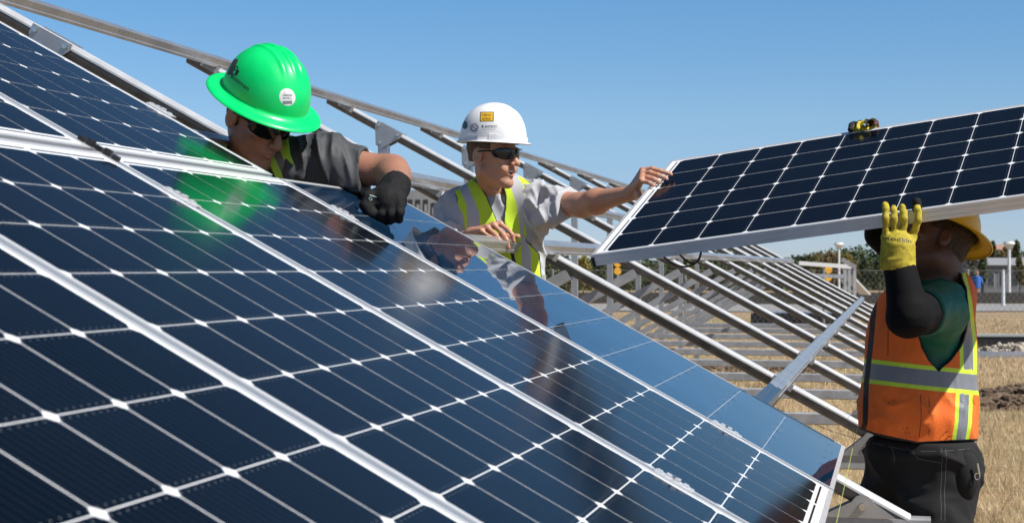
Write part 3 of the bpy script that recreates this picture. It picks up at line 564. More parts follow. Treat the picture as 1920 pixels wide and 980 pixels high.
class SDF:
    def __init__(s, lo, hi, res):
        s.lo = V3(lo); s.res = res; n = np.ceil((V3(hi) - s.lo) / res).astype(int) + 1
        s.ax = [s.lo[i] + np.arange(n[i]) * res for i in range(3)]; s.f = np.full(tuple(n), 0.3, np.float32)
    def sl(s, lo, hi):
        r = []
        for i in range(3):
            a = int(np.clip((lo[i] - s.lo[i]) / s.res - 1, 0, len(s.ax[i]))); b = int(np.clip((hi[i] - s.lo[i]) / s.res + 2, 0, len(s.ax[i]))); r.append(slice(a, max(a, b)))
        return tuple(r), [s.ax[0][r[0]][:, None, None], s.ax[1][r[1]][None, :, None], s.ax[2][r[2]][None, None, :]]
    def comb(s, sl, d, k, sub):
        a = s.f[sl]; d = d.astype(np.float32)
        if d.size == 0: return
        if sub: a = -a
        if k > 0:
            h = np.clip(.5 + .5 * (a - d) / k, 0, 1); r = a * (1 - h) + d * h - k * h * (1 - h)
        else: r = np.minimum(a, d)
        s.f[sl] = -r if sub else r
    def cap(s, A, B, ra, rb=None, k=.015, sub=False):
        A = V3(A); B = V3(B); rb = ra if rb is None else rb; m = max(ra, rb) + 2 * k + 3 * s.res
        sl, (X, Y, Z) = s.sl(np.minimum(A, B) - m, np.maximum(A, B) + m)
        d = B - A; L = float(d @ d) + 1e-12; t = np.clip(((X - A[0]) * d[0] + (Y - A[1]) * d[1] + (Z - A[2]) * d[2]) / L, 0, 1)
        s.comb(sl, np.sqrt((X - A[0] - t * d[0]) ** 2 + (Y - A[1] - t * d[1]) ** 2 + (Z - A[2] - t * d[2]) ** 2) - (ra + (rb - ra) * t), k, sub); return s
    def chain(s, pts, rs, k=.01):
        for i in range(len(pts) - 1): s.cap(pts[i], pts[i + 1], rs[i], rs[i + 1], k)
        return s
    def ell(s, c, r, M=None, k=.02, sub=False):
        c = V3(c); r = V3(r); M = np.eye(3) if M is None else np.array(M); m = r.max() + 2 * k + 3 * s.res
        sl, (X, Y, Z) = s.sl(c - m, c + m); q = []
        for i in range(3):
            a = M[:, i]; q.append((X - c[0]) * a[0] + (Y - c[1]) * a[1] + (Z - c[2]) * a[2])
        k0 = np.sqrt(sum((q[i] / r[i]) ** 2 for i in range(3))) + 1e-6; k1 = np.sqrt(sum((q[i] / r[i] ** 2) ** 2 for i in range(3))) + 1e-6
        s.comb(sl, k0 * (k0 - 1) / k1, k, sub); return s
    def grid(s): return np.stack(np.meshgrid(*s.ax, indexing='ij'), -1)
    def clip(s, fn, near=None):
        """intersect with fn(P) < 0"""
        s.f = np.maximum(s.f, fn(s.grid()).astype(np.float32)); return s
    def disp(s, fn, band=.03):
        m = np.abs(s.f) < band; idx = np.argwhere(m); P = s.lo + idx * s.res; s.f[m] -= fn(P).astype(np.float32); return s
    def mesh(s):
        f = s.f; ins = f < 0; n = np.array(f.shape); cn = n - 1
        offs = [(0,0,0),(1,0,0),(0,1,0),(1,1,0),(0,0,1),(1,0,1),(0,1,1),(1,1,1)]
        cnt = np.zeros(cn, np.int8)
        for o in offs: cnt += ins[o[0]:o[0] + cn[0], o[1]:o[1] + cn[1], o[2]:o[2] + cn[2]]
        c = np.argwhere((cnt > 0) & (cnt < 8)); vid = np.full(cn, -1, np.int32); vid[c[:, 0], c[:, 1], c[:, 2]] = np.arange(len(c))
        acc = np.zeros((len(c), 3)); w_ = np.zeros(len(c))
        for a in range(8):
            for b in range(a + 1, 8):
                oa, ob = np.array(offs[a]), np.array(offs[b])
                if np.abs(oa - ob).sum() != 1: continue
                fa = f[tuple((c + oa).T)]; fb = f[tuple((c + ob).T)]; m = (fa < 0) != (fb < 0); t = np.where(m, fa / np.where(m, fa - fb, 1), 0)
                acc += np.where(m[:, None], oa + t[:, None] * (ob - oa), 0); w_ += m
        V = s.lo + (c + acc / w_[:, None]) * s.res; Q = []
        for ax in range(3):
            o = [0, 0, 0]; o[ax] = 1; A = ins[:n[0] - o[0], :n[1] - o[1], :n[2] - o[2]]; B = ins[o[0]:, o[1]:, o[2]:]
            e = np.argwhere(A != B); u, v = [i for i in range(3) if i != ax]; e = e[(e[:, u] > 0) & (e[:, v] > 0) & (e[:, u] < cn[u]) & (e[:, v] < cn[v]) & (e[:, ax] < cn[ax])]
            fl = A[e[:, 0], e[:, 1], e[:, 2]]
            def g(du, dv):
                q = e.copy(); q[:, u] -= du; q[:, v] -= dv; return vid[q[:, 0], q[:, 1], q[:, 2]]
            q = np.stack([g(1, 1), g(0, 1), g(0, 0), g(1, 0)], 1)
            if ax == 1: fl = ~fl
            q = np.where(fl[:, None], q, q[:, ::-1]); Q.append(q)
        return V, np.concatenate(Q)
def like(t):
    s = SDF(t.lo, t.lo + t.res, t.res); s.ax = [a.copy() for a in t.ax]; s.f = np.full(t.f.shape, .3, np.float32); return s
def sdf_obj(name, s, mat, root, attrs=None, relax=1, **k):
    V, Q = s.mesh() if isinstance(s, SDF) else s
    for _ in range(relax):   # one light smoothing pass
        acc = np.zeros_like(V); w_ = np.zeros(len(V))
        for a in range(4):
            b = (a + 1) % 4; np.add.at(acc, Q[:, a], V[Q[:, b]]); np.add.at(acc, Q[:, b], V[Q[:, a]]); np.add.at(w_, Q[:, a], 1); np.add.at(w_, Q[:, b], 1)
        V = V * .5 + .5 * acc / np.maximum(w_, 1)[:, None]
    o0 = np.array(root.matrix_world.translation) if root else np.zeros(3)
    me = bpy.data.meshes.new(name); me.vertices.add(len(V)); me.vertices.foreach_set('co', (V - o0).astype(np.float32).ravel())
    me.loops.add(len(Q) * 4); me.loops.foreach_set('vertex_index', Q.astype(np.int32).ravel()); me.polygons.add(len(Q))
    me.polygons.foreach_set('loop_start', np.arange(0, len(Q) * 4, 4, dtype=np.int32)); me.polygons.foreach_set('loop_total', np.full(len(Q), 4, np.int32))
    me.polygons.foreach_set('use_smooth', [True] * len(Q)); me.update(calc_edges=True); me.validate()
    for an, fn in (attrs or {}).items():
        at = me.attributes.new(an, 'FLOAT', 'POINT'); at.data.foreach_set('value', fn(V).astype(np.float32))
    me.materials.append(mat); o = bpy.data.objects.new(name, me); COL.objects.link(o); o.parent = root
    return tag(o, **k)
def axes(F, U):
    F = V3(F); F /= np.linalg.norm(F); U = V3(U); U = U - F * (U @ F); U /= np.linalg.norm(U); Rr = np.cross(F, U); return np.stack([Rr, F, U], 1)
def pxy(P):   # where a surface point shows in the 1920 wide frame: only used to lay out sewn stripes on cloth
    x, y, z = P[..., 0], P[..., 1], P[..., 2] - CAMH
    return 960 + F * x / y, 490 - F * (z - PITCH * y) / y
def lerpx(y, tab): ys, xs = zip(*tab); return np.interp(y, ys, xs)

# ---- materials
def skin_mat(name, col, dark, red):
    m = NT(name); n = m.noise(18, 5, .6); c = m.ramp(n, [(.3, tuple(q * .82 for q in col)), (.55, col), (.75, tuple(min(1, q * 1.12) for q in col))])
    a = m.n('ShaderNodeAttribute', attribute_name='lip'); c = m.mix(m.ramp(a.outputs['Fac'], [(.42, (1,) * 3), (.58, (0,) * 3)]), c, red)
    b = m.n('ShaderNodeAttribute', attribute_name='brow'); c = m.mix(m.ramp(b.outputs['Fac'], [(.35, (.8,) * 3), (.65, (0,) * 3)]), c, dark)
    n2 = m.noise(190, 3, .6); n3 = m.noise(9, 4, .6); c = m.mix(m.ramp(n3, [(.45, (0,) * 3), (.7, (.5,) * 3)]), c, tuple(q * k_ for q, k_ in zip(col, (.95, .66, .6)))); m.set(Base_Color=c, Roughness=.45); m.b.inputs['Subsurface Weight'].default_value = .08; m.b.inputs['Subsurface Radius'].default_value = (.02, .008, .004)
    m.bump(n2, .5, .002); return m.mat
def cloth_mat(name, col, rough=.85, var=.12, weave=900, sheen=0., wb=.25):
    m = NT(name); n = m.noise(7, 5, .6); f = m.noise(weave, 2, .5)
    c = m.mix(.35, m.ramp(n, [(.3, tuple(q * (1 - var) for q in col)), (.7, tuple(min(1, q * (1 + var)) for q in col))]), m.ramp(f, [(.3, tuple(q * .6 for q in col)), (.7, tuple(min(1, q * 1.25) for q in col))]))
    m.set(Base_Color=c, Roughness=rough)
    if sheen: m.b.inputs['Sheen Weight'].default_value = sheen
    m.bump(f, wb, .001); return m.mat
def vest_mat(name, base, bands, wv=700, wb=.4):
    """bands: (attribute, colour, roughness) painted where the attribute is below one half"""
    m = NT(name); n = m.noise(5, 4); f = m.n('ShaderNodeTexVoronoi'); f.inputs['Scale'].default_value = wv; m.l(m.tc.outputs['Object'], f.inputs['Vector'])
    c = m.ramp(n, [(.3, tuple(q * .9 for q in base)), (.7, tuple(min(1, q * 1.08) for q in base))]); r = .75
    for an, col, ro in bands:
        a = m.n('ShaderNodeAttribute', attribute_name=an); k = m.ramp(a.outputs['Fac'], [(.46, (1,) * 3), (.54, (0,) * 3)])
        c = m.mix(k, c, col); r = m.mix(k, r if not isinstance(r, float) else (r,) * 3, (ro,) * 3)
    m.set(Base_Color=c, Roughness=r); m.bump(f.outputs['Distance'], wb, .0012); return m.mat
SKIN1 = skin_mat('tanned_skin_one', (.38, .19, .125), (.05, .03, .02), (.36, .17, .12))
SKIN2 = skin_mat('tanned_skin_two', (.54, .29, .19), (.10, .06, .035), (.44, .20, .14))
SKIN3 = skin_mat('brown_skin', (.11, .05, .032), (.02, .012, .01), (.14, .06, .05))
LENS = simple('dark_lens', (.006, .006, .007), .06, 0, .05, 10)
FRAMEB = simple('glossy_black_frame', (.010, .010, .011), .25)
HAIR1 = simple('dark_brown_hair', (.035, .02, .012), .7, 0, .5, 150, .5)
HAIR2 = simple('light_brown_hair', (.10, .06, .035), .7, 0, .4, 150, .5)
DENIM = cloth_mat('dark_denim', (.03, .045, .08)); BOOT = simple('leather_boot', (.12, .06, .03), .6)
INK = simple('black_ink', (.012, .012, .016), .6)

# ---- builders
def head(s, c, M, hs=1.0, mouth=.0035, open_=False):
    H = lambda x, y, z: c + M @ (V3((x, y, z)) * hs); k = hs
    s.ell(H(0, -.012, .045), V3((.074, .094, .078)) * k, M, .01); s.ell(H(0, .022, -.03), V3((.053, .066, .088)) * k, M, .028)
    for q in (-1, 1):
        s.cap(H(q * .043, -.002, -.058), H(q * .011, .066, -.098), .0195 * k, .0165 * k, .018); s.ell(H(q * .042, .061, -.014), V3((.021, .019, .015)) * k, M, .016)
    s.ell(H(0, .071, -.099), V3((.02, .018, .018)) * k, M, .018)
    s.cap(H(-.034, .081, .021), H(.034, .081, .021), .0105 * k, None, .012)
    for q in (-1, 1):
        s.ell(H(q * .031, .096, .004), V3((.016, .016, .011)) * k, M, .010, True); s.ell(H(q * .031, .076, .004), V3((.0125,) * 3) * k, M, .002)
    s.cap(H(0, .086, .012), H(0, .113, -.027), .0075 * k, .0115 * k, .009)
    for q in (-1, 1): s.ell(H(q * .012, .101, -.031), V3((.0085, .010, .008)) * k, M, .006)
    s.ell(H(0, .071, -.060), V3((.027, .020, .024)) * k, M, .015)
    lu, ld = (-.0505, -.0715) if open_ else (-.054, -.067)
    for q in (-1, 1): s.cap(H(q * .019, .086, (lu + -.0605) / 2), H(0, .0935, lu), .0035 * k, .0045 * k, .005); s.cap(H(q * .016, .085, (ld - .0605) / 2), H(0, .0920, ld), .004 * k, .0055 * k, .005)
    s.cap(H(-.020, .096, -.0605), H(.020, .096, -.0605), (.0028 if open_ else mouth) * k, None, .003, True)
    if open_:
        s.ell(H(0, .092, -.0608), V3((.0195, .022, .0078)) * k, M, .002, True)
        for q in (-1, 1): s.cap(H(q * .019, .096, -.034), H(q * .031, .084, -.062), .0022 * k, .0028 * k, .009, True); s.ell(H(q * .034, .074, -.045), V3((.014, .012, .016)) * k, M, .02)
    for q in (-1, 1):
        ax = axes(M @ V3((q * .35, -1, 0)), M @ V3((0, -.25, 1)))
        s.ell(H(q * .077, -.012, -.004), V3((.0085, .019, .032)) * k, ax, .006); s.ell(H(q * .086, -.008, .0), V3((.006, .010, .018)) * k, ax, .004, True)
        s.ell(H(q * .079, -.006, -.024), V3((.007, .009, .011)) * k, ax, .004)
    lip = lambda P: np.clip(.5 + 90 * (np.minimum(np.linalg.norm(((P - c) @ M / hs - V3((0, .094, -.060))) * V3((.40, .6, 1)), axis=-1) - .0115, 9)), 0, 1)
    def brow(P):
        q = (P - c) @ M / hs; return np.clip(.5 + 60 * (np.maximum(np.abs(q[:, 2] - .022 + .15 * np.abs(np.abs(q[:, 0]) - .03)) - .0045, np.maximum(np.abs(np.abs(q[:, 0]) - .03) - .02, .06 - q[:, 1]))), 0, 1)
    return H, {'lip': lip, 'brow': brow}
def shades(name, c, M, hs, root):
    H = lambda x, y, z: c + M @ (V3((x, y, z)) * hs)
    s = SDF(c - .14 * hs, c + .14 * hs, .0016 * hs); s.ell(H(0, .012, .008), V3((.079, .092, .12)) * hs, M, 0); s.ell(H(0, .012, .008), V3((.0755, .0885, .12)) * hs, M, 0, True)
    def cl(P):
        q = (P - c) @ M / hs; x = np.abs(q[..., 0]); z = q[..., 2] - .006; rx = np.clip((x - .036) / .034, -1, 1)
        hgt = .0215 * np.sqrt(np.clip(1 - np.abs(rx) ** 2.6, 0, 1)) * np.where(x < .009, .35, 1) + np.where(x < .012, .001, 0)
        return np.maximum(np.abs(z - .004 * (x > .5)) - hgt, .035 - q[..., 1])
    s.clip(cl); o = sdf_obj('sunglasses', s, LENS, root, relax=1)
    m = MB(); o0 = Vector(root.matrix_world.translation)
    for q in (-1, 1): m.tube([Vector(H(q * x, y, z)) - o0 for x, y, z in ((.066, .052, .013), (.0735, .03, .014), (.0775, .0, .012), (.078, -.018, .006))], .0032 * hs, 8)
    m.tube([Vector(H(x, .105 - 6 * x * x, .024)) - o0 for x in np.linspace(-.066, .066, 13)], .0022 * hs, 8)
    f = m.build('temple_and_frame', FRAMEB, None, smooth=60); f.parent = o
    return o
def dome_mesh(a, b, h, n, brim, ridges, nphi=144, nt=40):
    """helmet shell: rings from the crown to the rim, then out into the brim; brim(phi) -> list of (out, down)"""
    vs = [(0, 0, h + ridges(0, 0))]; fs = []
    rings = []
    for i in range(1, nt + 1):
        t = math.cos(i / nt * math.pi / 2) ; z = t * h; rho = max(0, 1 - t ** n) ** (1 / n); rings.append([(a * rho, b * rho, z)] * nphi)
    nb = len(brim(0))
    out = []
    for r in rings: out.append([(r[j][0] * math.sin(2 * math.pi * j / nphi), r[j][1] * math.cos(2 * math.pi * j / nphi), r[j][2]) for j in range(nphi)])
    res = []
    for ring in out:
        q = []
        for (x, y, z) in ring:
            e = ridges(x, y) * min(1, z / h * 2.2); l = math.sqrt(x * x + y * y + z * z) + 1e-9; q.append((x * (1 + e / l), y * (1 + e / l), z * (1 + e / l)))
        res.append(q)
    for i in range(nb):
        q = []
        for j in range(nphi):
            ph = 2 * math.pi * j / nphi; o_, d_ = brim(ph)[i]; q.append(((a + o_) * math.sin(ph), (b + o_) * math.cos(ph), -d_))
        res.append(q)
    for r in res: vs += r
    for j in range(nphi): fs.append((0, 1 + (j + 1) % nphi, 1 + j))
    for i in range(len(res) - 1):
        for j in range(nphi):
            p = 1 + i * nphi + j; q = 1 + i * nphi + (j + 1) % nphi; fs.append((p, q, q + nphi, p + nphi))
    return vs, fs
def helmet(name, c, M, hs, mat, root, kind):
    M4 = Matrix(M.tolist()).to_4x4(); o0 = np.array(root.matrix_world.translation); M4.translation = Vector(c - o0)
    ed = lambda x, w, s_: .5 * (1 + math.tanh((w - abs(x)) / s_))
    if kind == 'full':
        a, b, h, n = .116, .138, .142, 2.15
        def br(ph):
            w_ = .043 + .006 * math.cos(ph) ** 2; return [(.004, .003), (.007, .007), (w_ * .4, .011), (w_ * .8, .013), (w_, .017), (w_ + .0015, .021), (w_ - .001, .0235)]
        rd = lambda x, y: .0058 * (ed(x, .0075, .003) + ed(abs(x) - .034, .0065, .003)) * ed(y - .005, .098 - .4 * abs(x), .02)
    else:
        a, b, h, n = .110, .134, .138, 2.25
        def br(ph):
            k = max(0, math.cos(ph)); f = k ** 1.6 * .016 + max(0, -math.cos(ph)) ** 6 * .012; return [(.0045, -.0165), (.0048, .002), (.0068 + f * .3, .004), (.0075 + f * .75, .004 + f * .10), (.0085 + f, .006 + f * .2), (.0065 + f, .0085 + f * .22)]
        rd = lambda x, y: .0045 * ed(x, .016, .004) * ed(y + .005, .125, .02) + .0028 * ed(abs(x) - .045, .006, .004) * ed(y - .01, .09, .02)
    vs, fs = dome_mesh(a * hs, b * hs, h * hs, n, br, rd)
    mb = MB(); mb.add(vs, fs); o = mb.build(name, mat, root, smooth=55, M=M4)
    mo = o.modifiers.new('shell', 'SOLIDIFY'); mo.thickness = .0028; mo.offset = -1
    if kind != 'full':
        for ph in (R(56), R(-56)):
            s_ = MB(); x, y = (a + .001) * math.sin(ph), (b + .001) * math.cos(ph); T = Matrix.Translation((x, y, .010)) @ Matrix.Rotation(-ph, 4, 'Z')
            s_.box((-.017, -.004, -.010), (.017, .009, .012)); s_.box((-.012, -.001, .012), (.012, .0065, .014)); s_.build('slot_boss', mat, o, M=T)
    m = MB()   # head band inside
    for j in range(40):
        p, q = 2 * math.pi * j / 40, 2 * math.pi * (j + 1) / 40; A = .084 * hs; B = .102 * hs
        m.add([(A * math.sin(p), B * math.cos(p), -.012), (A * math.sin(q), B * math.cos(q), -.012), (A * math.sin(q), B * math.cos(q), .02), (A * math.sin(p), B * math.cos(p), .02)], [(0, 1, 2, 3)])
    m.build('head_band', BLACKPL, o); return o
def decal(name, parent, mat, polys, C0, X, Y, D, off=.0009):
    """lay flat outlines (verts, faces) centred at C0 (world) with axes X, Y onto the parent's surface along D"""
    off *= .4; W = parent.matrix_world; Wi = W.inverted(); me = parent.data
    bv = BVHTree.FromPolygons([W @ v.co for v in me.vertices], [tuple(p.vertices) for p in me.polygons])
    verts, faces = polys; out = []; D = Vector(D).normalized(); X = Vector(X).normalized(); Y = Vector(Y).normalized(); last = None
    for u, v in verts:
        p = Vector(C0) + X * u + Y * v; h = bv.ray_cast(p - D * .2, D, .6)
        q = (h[0] - D * off) if h[0] is not None else (last or p); last = q; out.append(Wi @ q)
    mb = MB(); mb.add(out, faces); return mb.build(name, mat, parent)
_tc = {}
def text_poly(body, size, width=None):
    cu = bpy.data.curves.new('lettering', 'FONT'); cu.body = body; cu.size = size; cu.align_x = 'CENTER'; cu.align_y = 'CENTER'; cu.resolution_u = 3; cu.offset = size * .012
    o = bpy.data.objects.new('lettering', cu); COL.objects.link(o); dg = bpy.context.evaluated_depsgraph_get(); me = o.evaluated_get(dg).to_mesh()
    vs = [(v.co.x, v.co.y) for v in me.vertices]; fs = [tuple(p.vertices) for p in me.polygons]; o.evaluated_get(dg).to_mesh_clear(); bpy.data.objects.remove(o); bpy.data.curves.remove(cu)
    if width:
        k = width / (max(v[0] for v in vs) - min(v[0] for v in vs)); vs = [(a * k, b) for a, b in vs]
    return vs, fs
def grid_poly(w_, h_, rnd=.2, n=10):
    vs = [((i / n - .5) * w_, (j / n - .5) * h_) for j in range(n + 1) for i in range(n + 1)]
    if rnd > .9: vs = [(x * math.sqrt(max(0, 1 - 2 * (y / h_) ** 2)), y * math.sqrt(max(0, 1 - 2 * (x / w_) ** 2))) for x, y in vs]
    return vs, [(j * (n + 1) + i, j * (n + 1) + i + 1, (j + 1) * (n + 1) + i + 1, (j + 1) * (n + 1) + i) for j in range(n) for i in range(n)]
def ring_poly(r0, r1, n=28):
    vs = [(r * math.cos(2 * math.pi * i / n), r * math.sin(2 * math.pi * i / n)) for r in (r0, r1) for i in range(n)]
    return vs, [(i, (i + 1) % n, (i + 1) % n + n, i + n) for i in range(n)]
def finger(s, pts, r, k=.004, taper=.85):
    s.chain(pts, [r * (1 - (1 - taper) * i / (len(pts) - 1)) for i in range(len(pts))], k)
def legs(root, hips, knees, ankles, toes, mat, r=(.1, .065, .055), belt=None, res=.008):
    A = np.array([*hips, *ankles, *knees]); lo = A.min(0) - .2; hi = A.max(0) + .2
    s = SDF(lo, hi, res)
    for h, kn, an in zip(hips, knees, ankles): s.cap(h, kn, r[0], r[1] * 1.15, .04); s.cap(kn, an, r[1] * 1.1, r[2], .02)
    s.ell((V3(hips[0]) + V3(hips[1])) / 2 + V3((0, 0, .04)), (.165, .125, .15), None, .05)
    s.disp(lambda P: .022 * (ridge(P * V3((7, 7, 9)) + P[:, [2, 0, 1]] * V3((5, 4, 0))) ** 2 - .5) + .009 * (ridge(P * V3((18, 18, 26)) + P[:, [2, 0, 1]] * 9) - .6))
    top = max(h[2] for h in hips) + (belt if belt else .11)
    s.clip(lambda P: P[..., 2] - top); s.clip(lambda P: min(a[2] for a in ankles) + .0 - P[..., 2])
    o = sdf_obj('trousers', s, mat, root, relax=2)
    for an, t in zip(ankles, toes):
        b = SDF(np.minimum(V3(an), V3(t)) - .12, np.maximum(V3(an), V3(t)) + .12, .006); an = V3(an); t = V3(t); g = min(an[2], t[2])
        b.cap(an, an - V3((0, 0, .05)), .05, .045, .02); b.cap(an - V3((0, 0, .06)), t, .042, .038, .03); z0 = an[2] - .10; b.clip(lambda P: z0 - P[..., 2]); sdf_obj('boot', b, BOOT, root)
    return o
exec_people = True
# ---------------------------------------------------------------- man in the white hard hat
g2 = float(gz(-.02, 6.5)); P2 = empty('person', Matrix.Translation((-.02, 6.5, g2)), label='man in a white hard hat and open lime vest reaching out to the carried panel', cat='person')
N = lambda v: np.array(v)
h2 = N(px(925, 291, 6.36)); M2 = axes((.78, -.62, -.06), (0.03, -.04, 1)); hs2 = 1.08
sR, sL = N(px(858, 388, 6.5)), N(px(1006, 378, 6.45)); nk = N(px(928, 352, 6.5)); ch = N(px(934, 425, 6.52)); wa = N(px(952, 505, 6.52)); pv = N(px(958, 585, 6.55))
eL, wL = N(px(1092, 384, 6.22)), N(px(1184, 362, 5.98)); eR, wR = N(px(826, 478, 6.42)), N(px(884, 440, 6.26))
lo = np.minimum.reduce([h2 - .16, sR - .16, wa - .2, eR - .1]); hi = np.maximum.reduce([h2 + .17, sL + .2, CP(.07, .7, .05) + Vector((.05, .05, .05))]); lo[1] = 5.72; hi[1] = 6.72
s = SDF(lo, hi, .0036); H2, at2 = head(s, h2, M2, hs2, .0068, True)
s.cap(H2(0, -.03, -.05), nk + V3((0, .0, -.02)), .048, .056, .03)
for q in (-1, 1): s.cap(H2(q * .03, -.01, -.06), nk + V3((.02 * q, -.05, -.03)), .014, .012, .02)
s.ell(ch, (.165, .105, .19), None, .05); s.ell(wa, (.135, .10, .15), None, .06)
for a, e, w_ in ((sL, eL, wL), (sR, eR, wR)):
    s.cap(nk + V3((0, .02, -.06)), a, .05, .055, .04); s.cap(a, e, .056, .045, .03); s.cap(e, e + (w_ - e) * .3, .045, .046, .03); s.cap(e + (w_ - e) * .3, w_, .045, .027, .03)
# right hand resting on the rail
kn = [N(px(x, y, z)) for x, y, z in ((938, 419, 6.235), (926, 421, 6.21), (914, 426, 6.185), (903, 433, 6.165))]
md = [N(px(x, y, z)) for x, y, z in ((954, 432, 6.215), (944, 440, 6.185), (931, 442, 6.165), (918, 444, 6.15))]
tp = [N(px(x, y, z)) for x, y, z in ((963, 452, 6.215), (953, 464, 6.19), (940, 465, 6.17), (928, 458, 6.16))]
for i in range(4):
    s.cap(wR, kn[i], .021, .0125, .014); m_ = (md[i] + tp[i]) / 2 + V3((.004, -.004, .004)); finger(s, [kn[i], md[i], m_, tp[i]], (.0098, .0102, .0096, .0084)[i], .005)
finger(s, [wR + V3((.02, .0, -.01)), N(px(925, 444, 6.25)), N(px(952, 443, 6.25)), N(px(971, 443, 6.245))], .0125, .012)
# left hand on the carried panel's edge
kb = [N(CP(-.075, .715 - i * .0, .052) if 0 else CP(-.078 + .004 * i, .735 - .024 * i, .046 - .006 * i)) for i in range(4)]
for i in range(4): s.cap(wL, kb[i], .021, .0125, .012)
tipsL = [[CP(-.04, .735, .046), CP(-.01, .73, .034), CP(.028, .725, .016)], [CP(-.042, .708, .040), CP(-.012, .70, .028), CP(.018, .695, .010)], [CP(-.046, .684, .030), CP(-.022, .675, .022), CP(-.002, .668, .009)], [CP(-.052, .662, .022), CP(-.035, .652, .018), CP(-.018, .645, .009)]]
for i in range(4): finger(s, [kb[i]] + [N(p) for p in tipsL[i]], (.0098, .0102, .0096, .0084)[i], .005)
finger(s, [wL + V3((.012, -.01, -.012)), N(CP(-.085, .66, -.02)), N(CP(-.06, .62, -.05)), N(CP(-.025, .60, -.052))], .0118, .01)
bdy = sdf_obj('body', s, SKIN2, P2, at2, 1)
q = SDF(H2(0, .088, -.058) - .03, H2(0, .088, -.058) + .03, .0012); q.cap(H2(-.0125, .0835, -.0565), H2(0, .0865, -.0565), .0036, None, 0); q.cap(H2(.0125, .0835, -.0565), H2(0, .0865, -.0565), .0036, None, 0); sdf_obj('teeth', q, simple('teeth', (.70, .66, .58), .35), P2)
# t-shirt
t = SDF(np.minimum.reduce([sR - .15, wa - .2, eR - .12, eL - .12]), np.maximum.reduce([sL + .22, ch + .25, eL + .1]), .0052)
t.ell(ch, (.182, .122, .205), None, .05); t.ell(wa + V3((0, 0, -.02)), (.155, .118, .22), None, .06)
t.cap(nk + V3((0, .02, -.045)), sL, .064, .075, .05); t.cap(nk + V3((0, .02, -.045)), sR, .064, .075, .05)
cufL = sL + (eL - sL) * .72; cufR = sR + (eR - sR) * .78
t.cap(sL, cufL + (cufL - sL) * .15, .070, .056, .04); t.cap(sL + V3((0, 0, -.05)), cufL + V3((-.035, 0, -.03)), .05, .034, .05); t.cap(sR, cufR + (cufR - sR) * .15, .074, .078, .04)
t.cap(ch + V3((.13, 0, -.02)), cufL + V3((-.10, 0, -.05)), .05, .03, .05)
def fold2(P):
    u = (P - sL) @ V3((.5, -.35, .1)); return .019 * (ridge(P * V3((15, 9, 6)) + P[:, [2, 2, 0]] * V3((9, 0, -7))) ** 3 - .4) + .010 * (ridge(P * V3((31, 20, 17)) + P[:, [2, 0, 1]] * 8) - .7)
t.disp(fold2)
dL = (eL - sL) / np.linalg.norm(eL - sL); dR = (eR - sR) / np.linalg.norm(eR - sR)
t.clip(lambda P: np.maximum(np.where(P[..., 0] > ch[0], (P - cufL) @ (dL * .9 + V3((.1, 0, .15))), -1), np.where(P[..., 0] < sR[0] + .02, (P - cufR) @ dR, -1)))
t.cap(cufR + dR * .02, eR, .052, .050, .006, True)
t.ell(nk + V3((.012, -.035, .01)), (.068, .075, .05), None, .01, True)
TEE2 = cloth_mat('heather_grey_cotton', (.47, .48, .51), .9, .1, 600)
tee = sdf_obj('t_shirt', t, TEE2, P2, relax=1)
# vest
v = like(t)
v.ell(ch, (.190, .134, .212), None, .05); v.ell(wa + V3((0, 0, -.02)), (.160, .130, .22), None, .06); v.cap(nk + V3((0, .02, -.04)), sL + V3((-.03, 0, 0)), .078, .078, .05); v.cap(nk + V3((0, .02, -.04)), sR + V3((.03, 0, 0)), .078, .078, .05)
v.disp(lambda P: .007 * (ridge(P * V3((10, 8, 5))) - .7) + .0045)
EL = [(335, 868), (345, 842), (370, 856), (420, 855), (500, 862)]; OL = [(325, 872), (345, 899), (370, 914), (416, 933), (470, 958), (600, 985)]
OR_ = [(325, 930), (345, 942), (370, 948), (416, 944), (470, 960), (600, 990)]; ER = [(335, 985), (348, 1001), (398, 999), (452, 987), (475, 1012), (520, 1016), (600, 1020)]
def vclip(P):
    X, Y = pxy(P); fr = P[..., 1] < nk[1] + .005
    side = np.maximum(lerpx(Y, EL) - X, X - lerpx(Y, ER)) / 465.; side = np.where(fr, side, np.maximum(845 - X, X - 1005) / 465.)
    op = np.where(fr, np.minimum(X - lerpx(Y, OL), lerpx(Y, OR_) - X) / 465., -1)
    return np.maximum(side, np.maximum(op, wa[2] - .10 - P[..., 2]))
v.clip(vclip); vin = like(v)
vin.ell(ch, (.182, .124, .207), None, .05); vin.ell(wa + V3((0, 0, -.02)), (.152, .120, .218), None, .06); vin.cap(nk + V3((0, .02, -.04)), sL + V3((-.03, 0, 0)), .069, .069, .05); vin.cap(nk + V3((0, .02, -.04)), sR + V3((.03, 0, 0)), .069, .069, .05)
v.f = np.maximum(v.f, -vin.f); v.ell(nk + V3((0, 0, .05)), (.066, .062, .10), None, .01, True)
def band2(P):
    X, Y = pxy(P); l = np.maximum(lerpx(Y, [(335, 858), (345, 857), (384, 875), (434, 876), (600, 880)]) - X, X - lerpx(Y, [(335, 872), (363, 884), (398, 898), (434, 901), (600, 905)]))
    r = np.maximum(lerpx(Y, [(335, 950), (345, 955), (384, 969), (438, 976), (600, 985)]) - X, X - lerpx(Y, [(335, 972), (345, 980), (384, 988), (438, 981), (470, 995), (600, 1000)]))
    return np.clip(.5 + np.minimum(l, r) / 12., 0, 1)
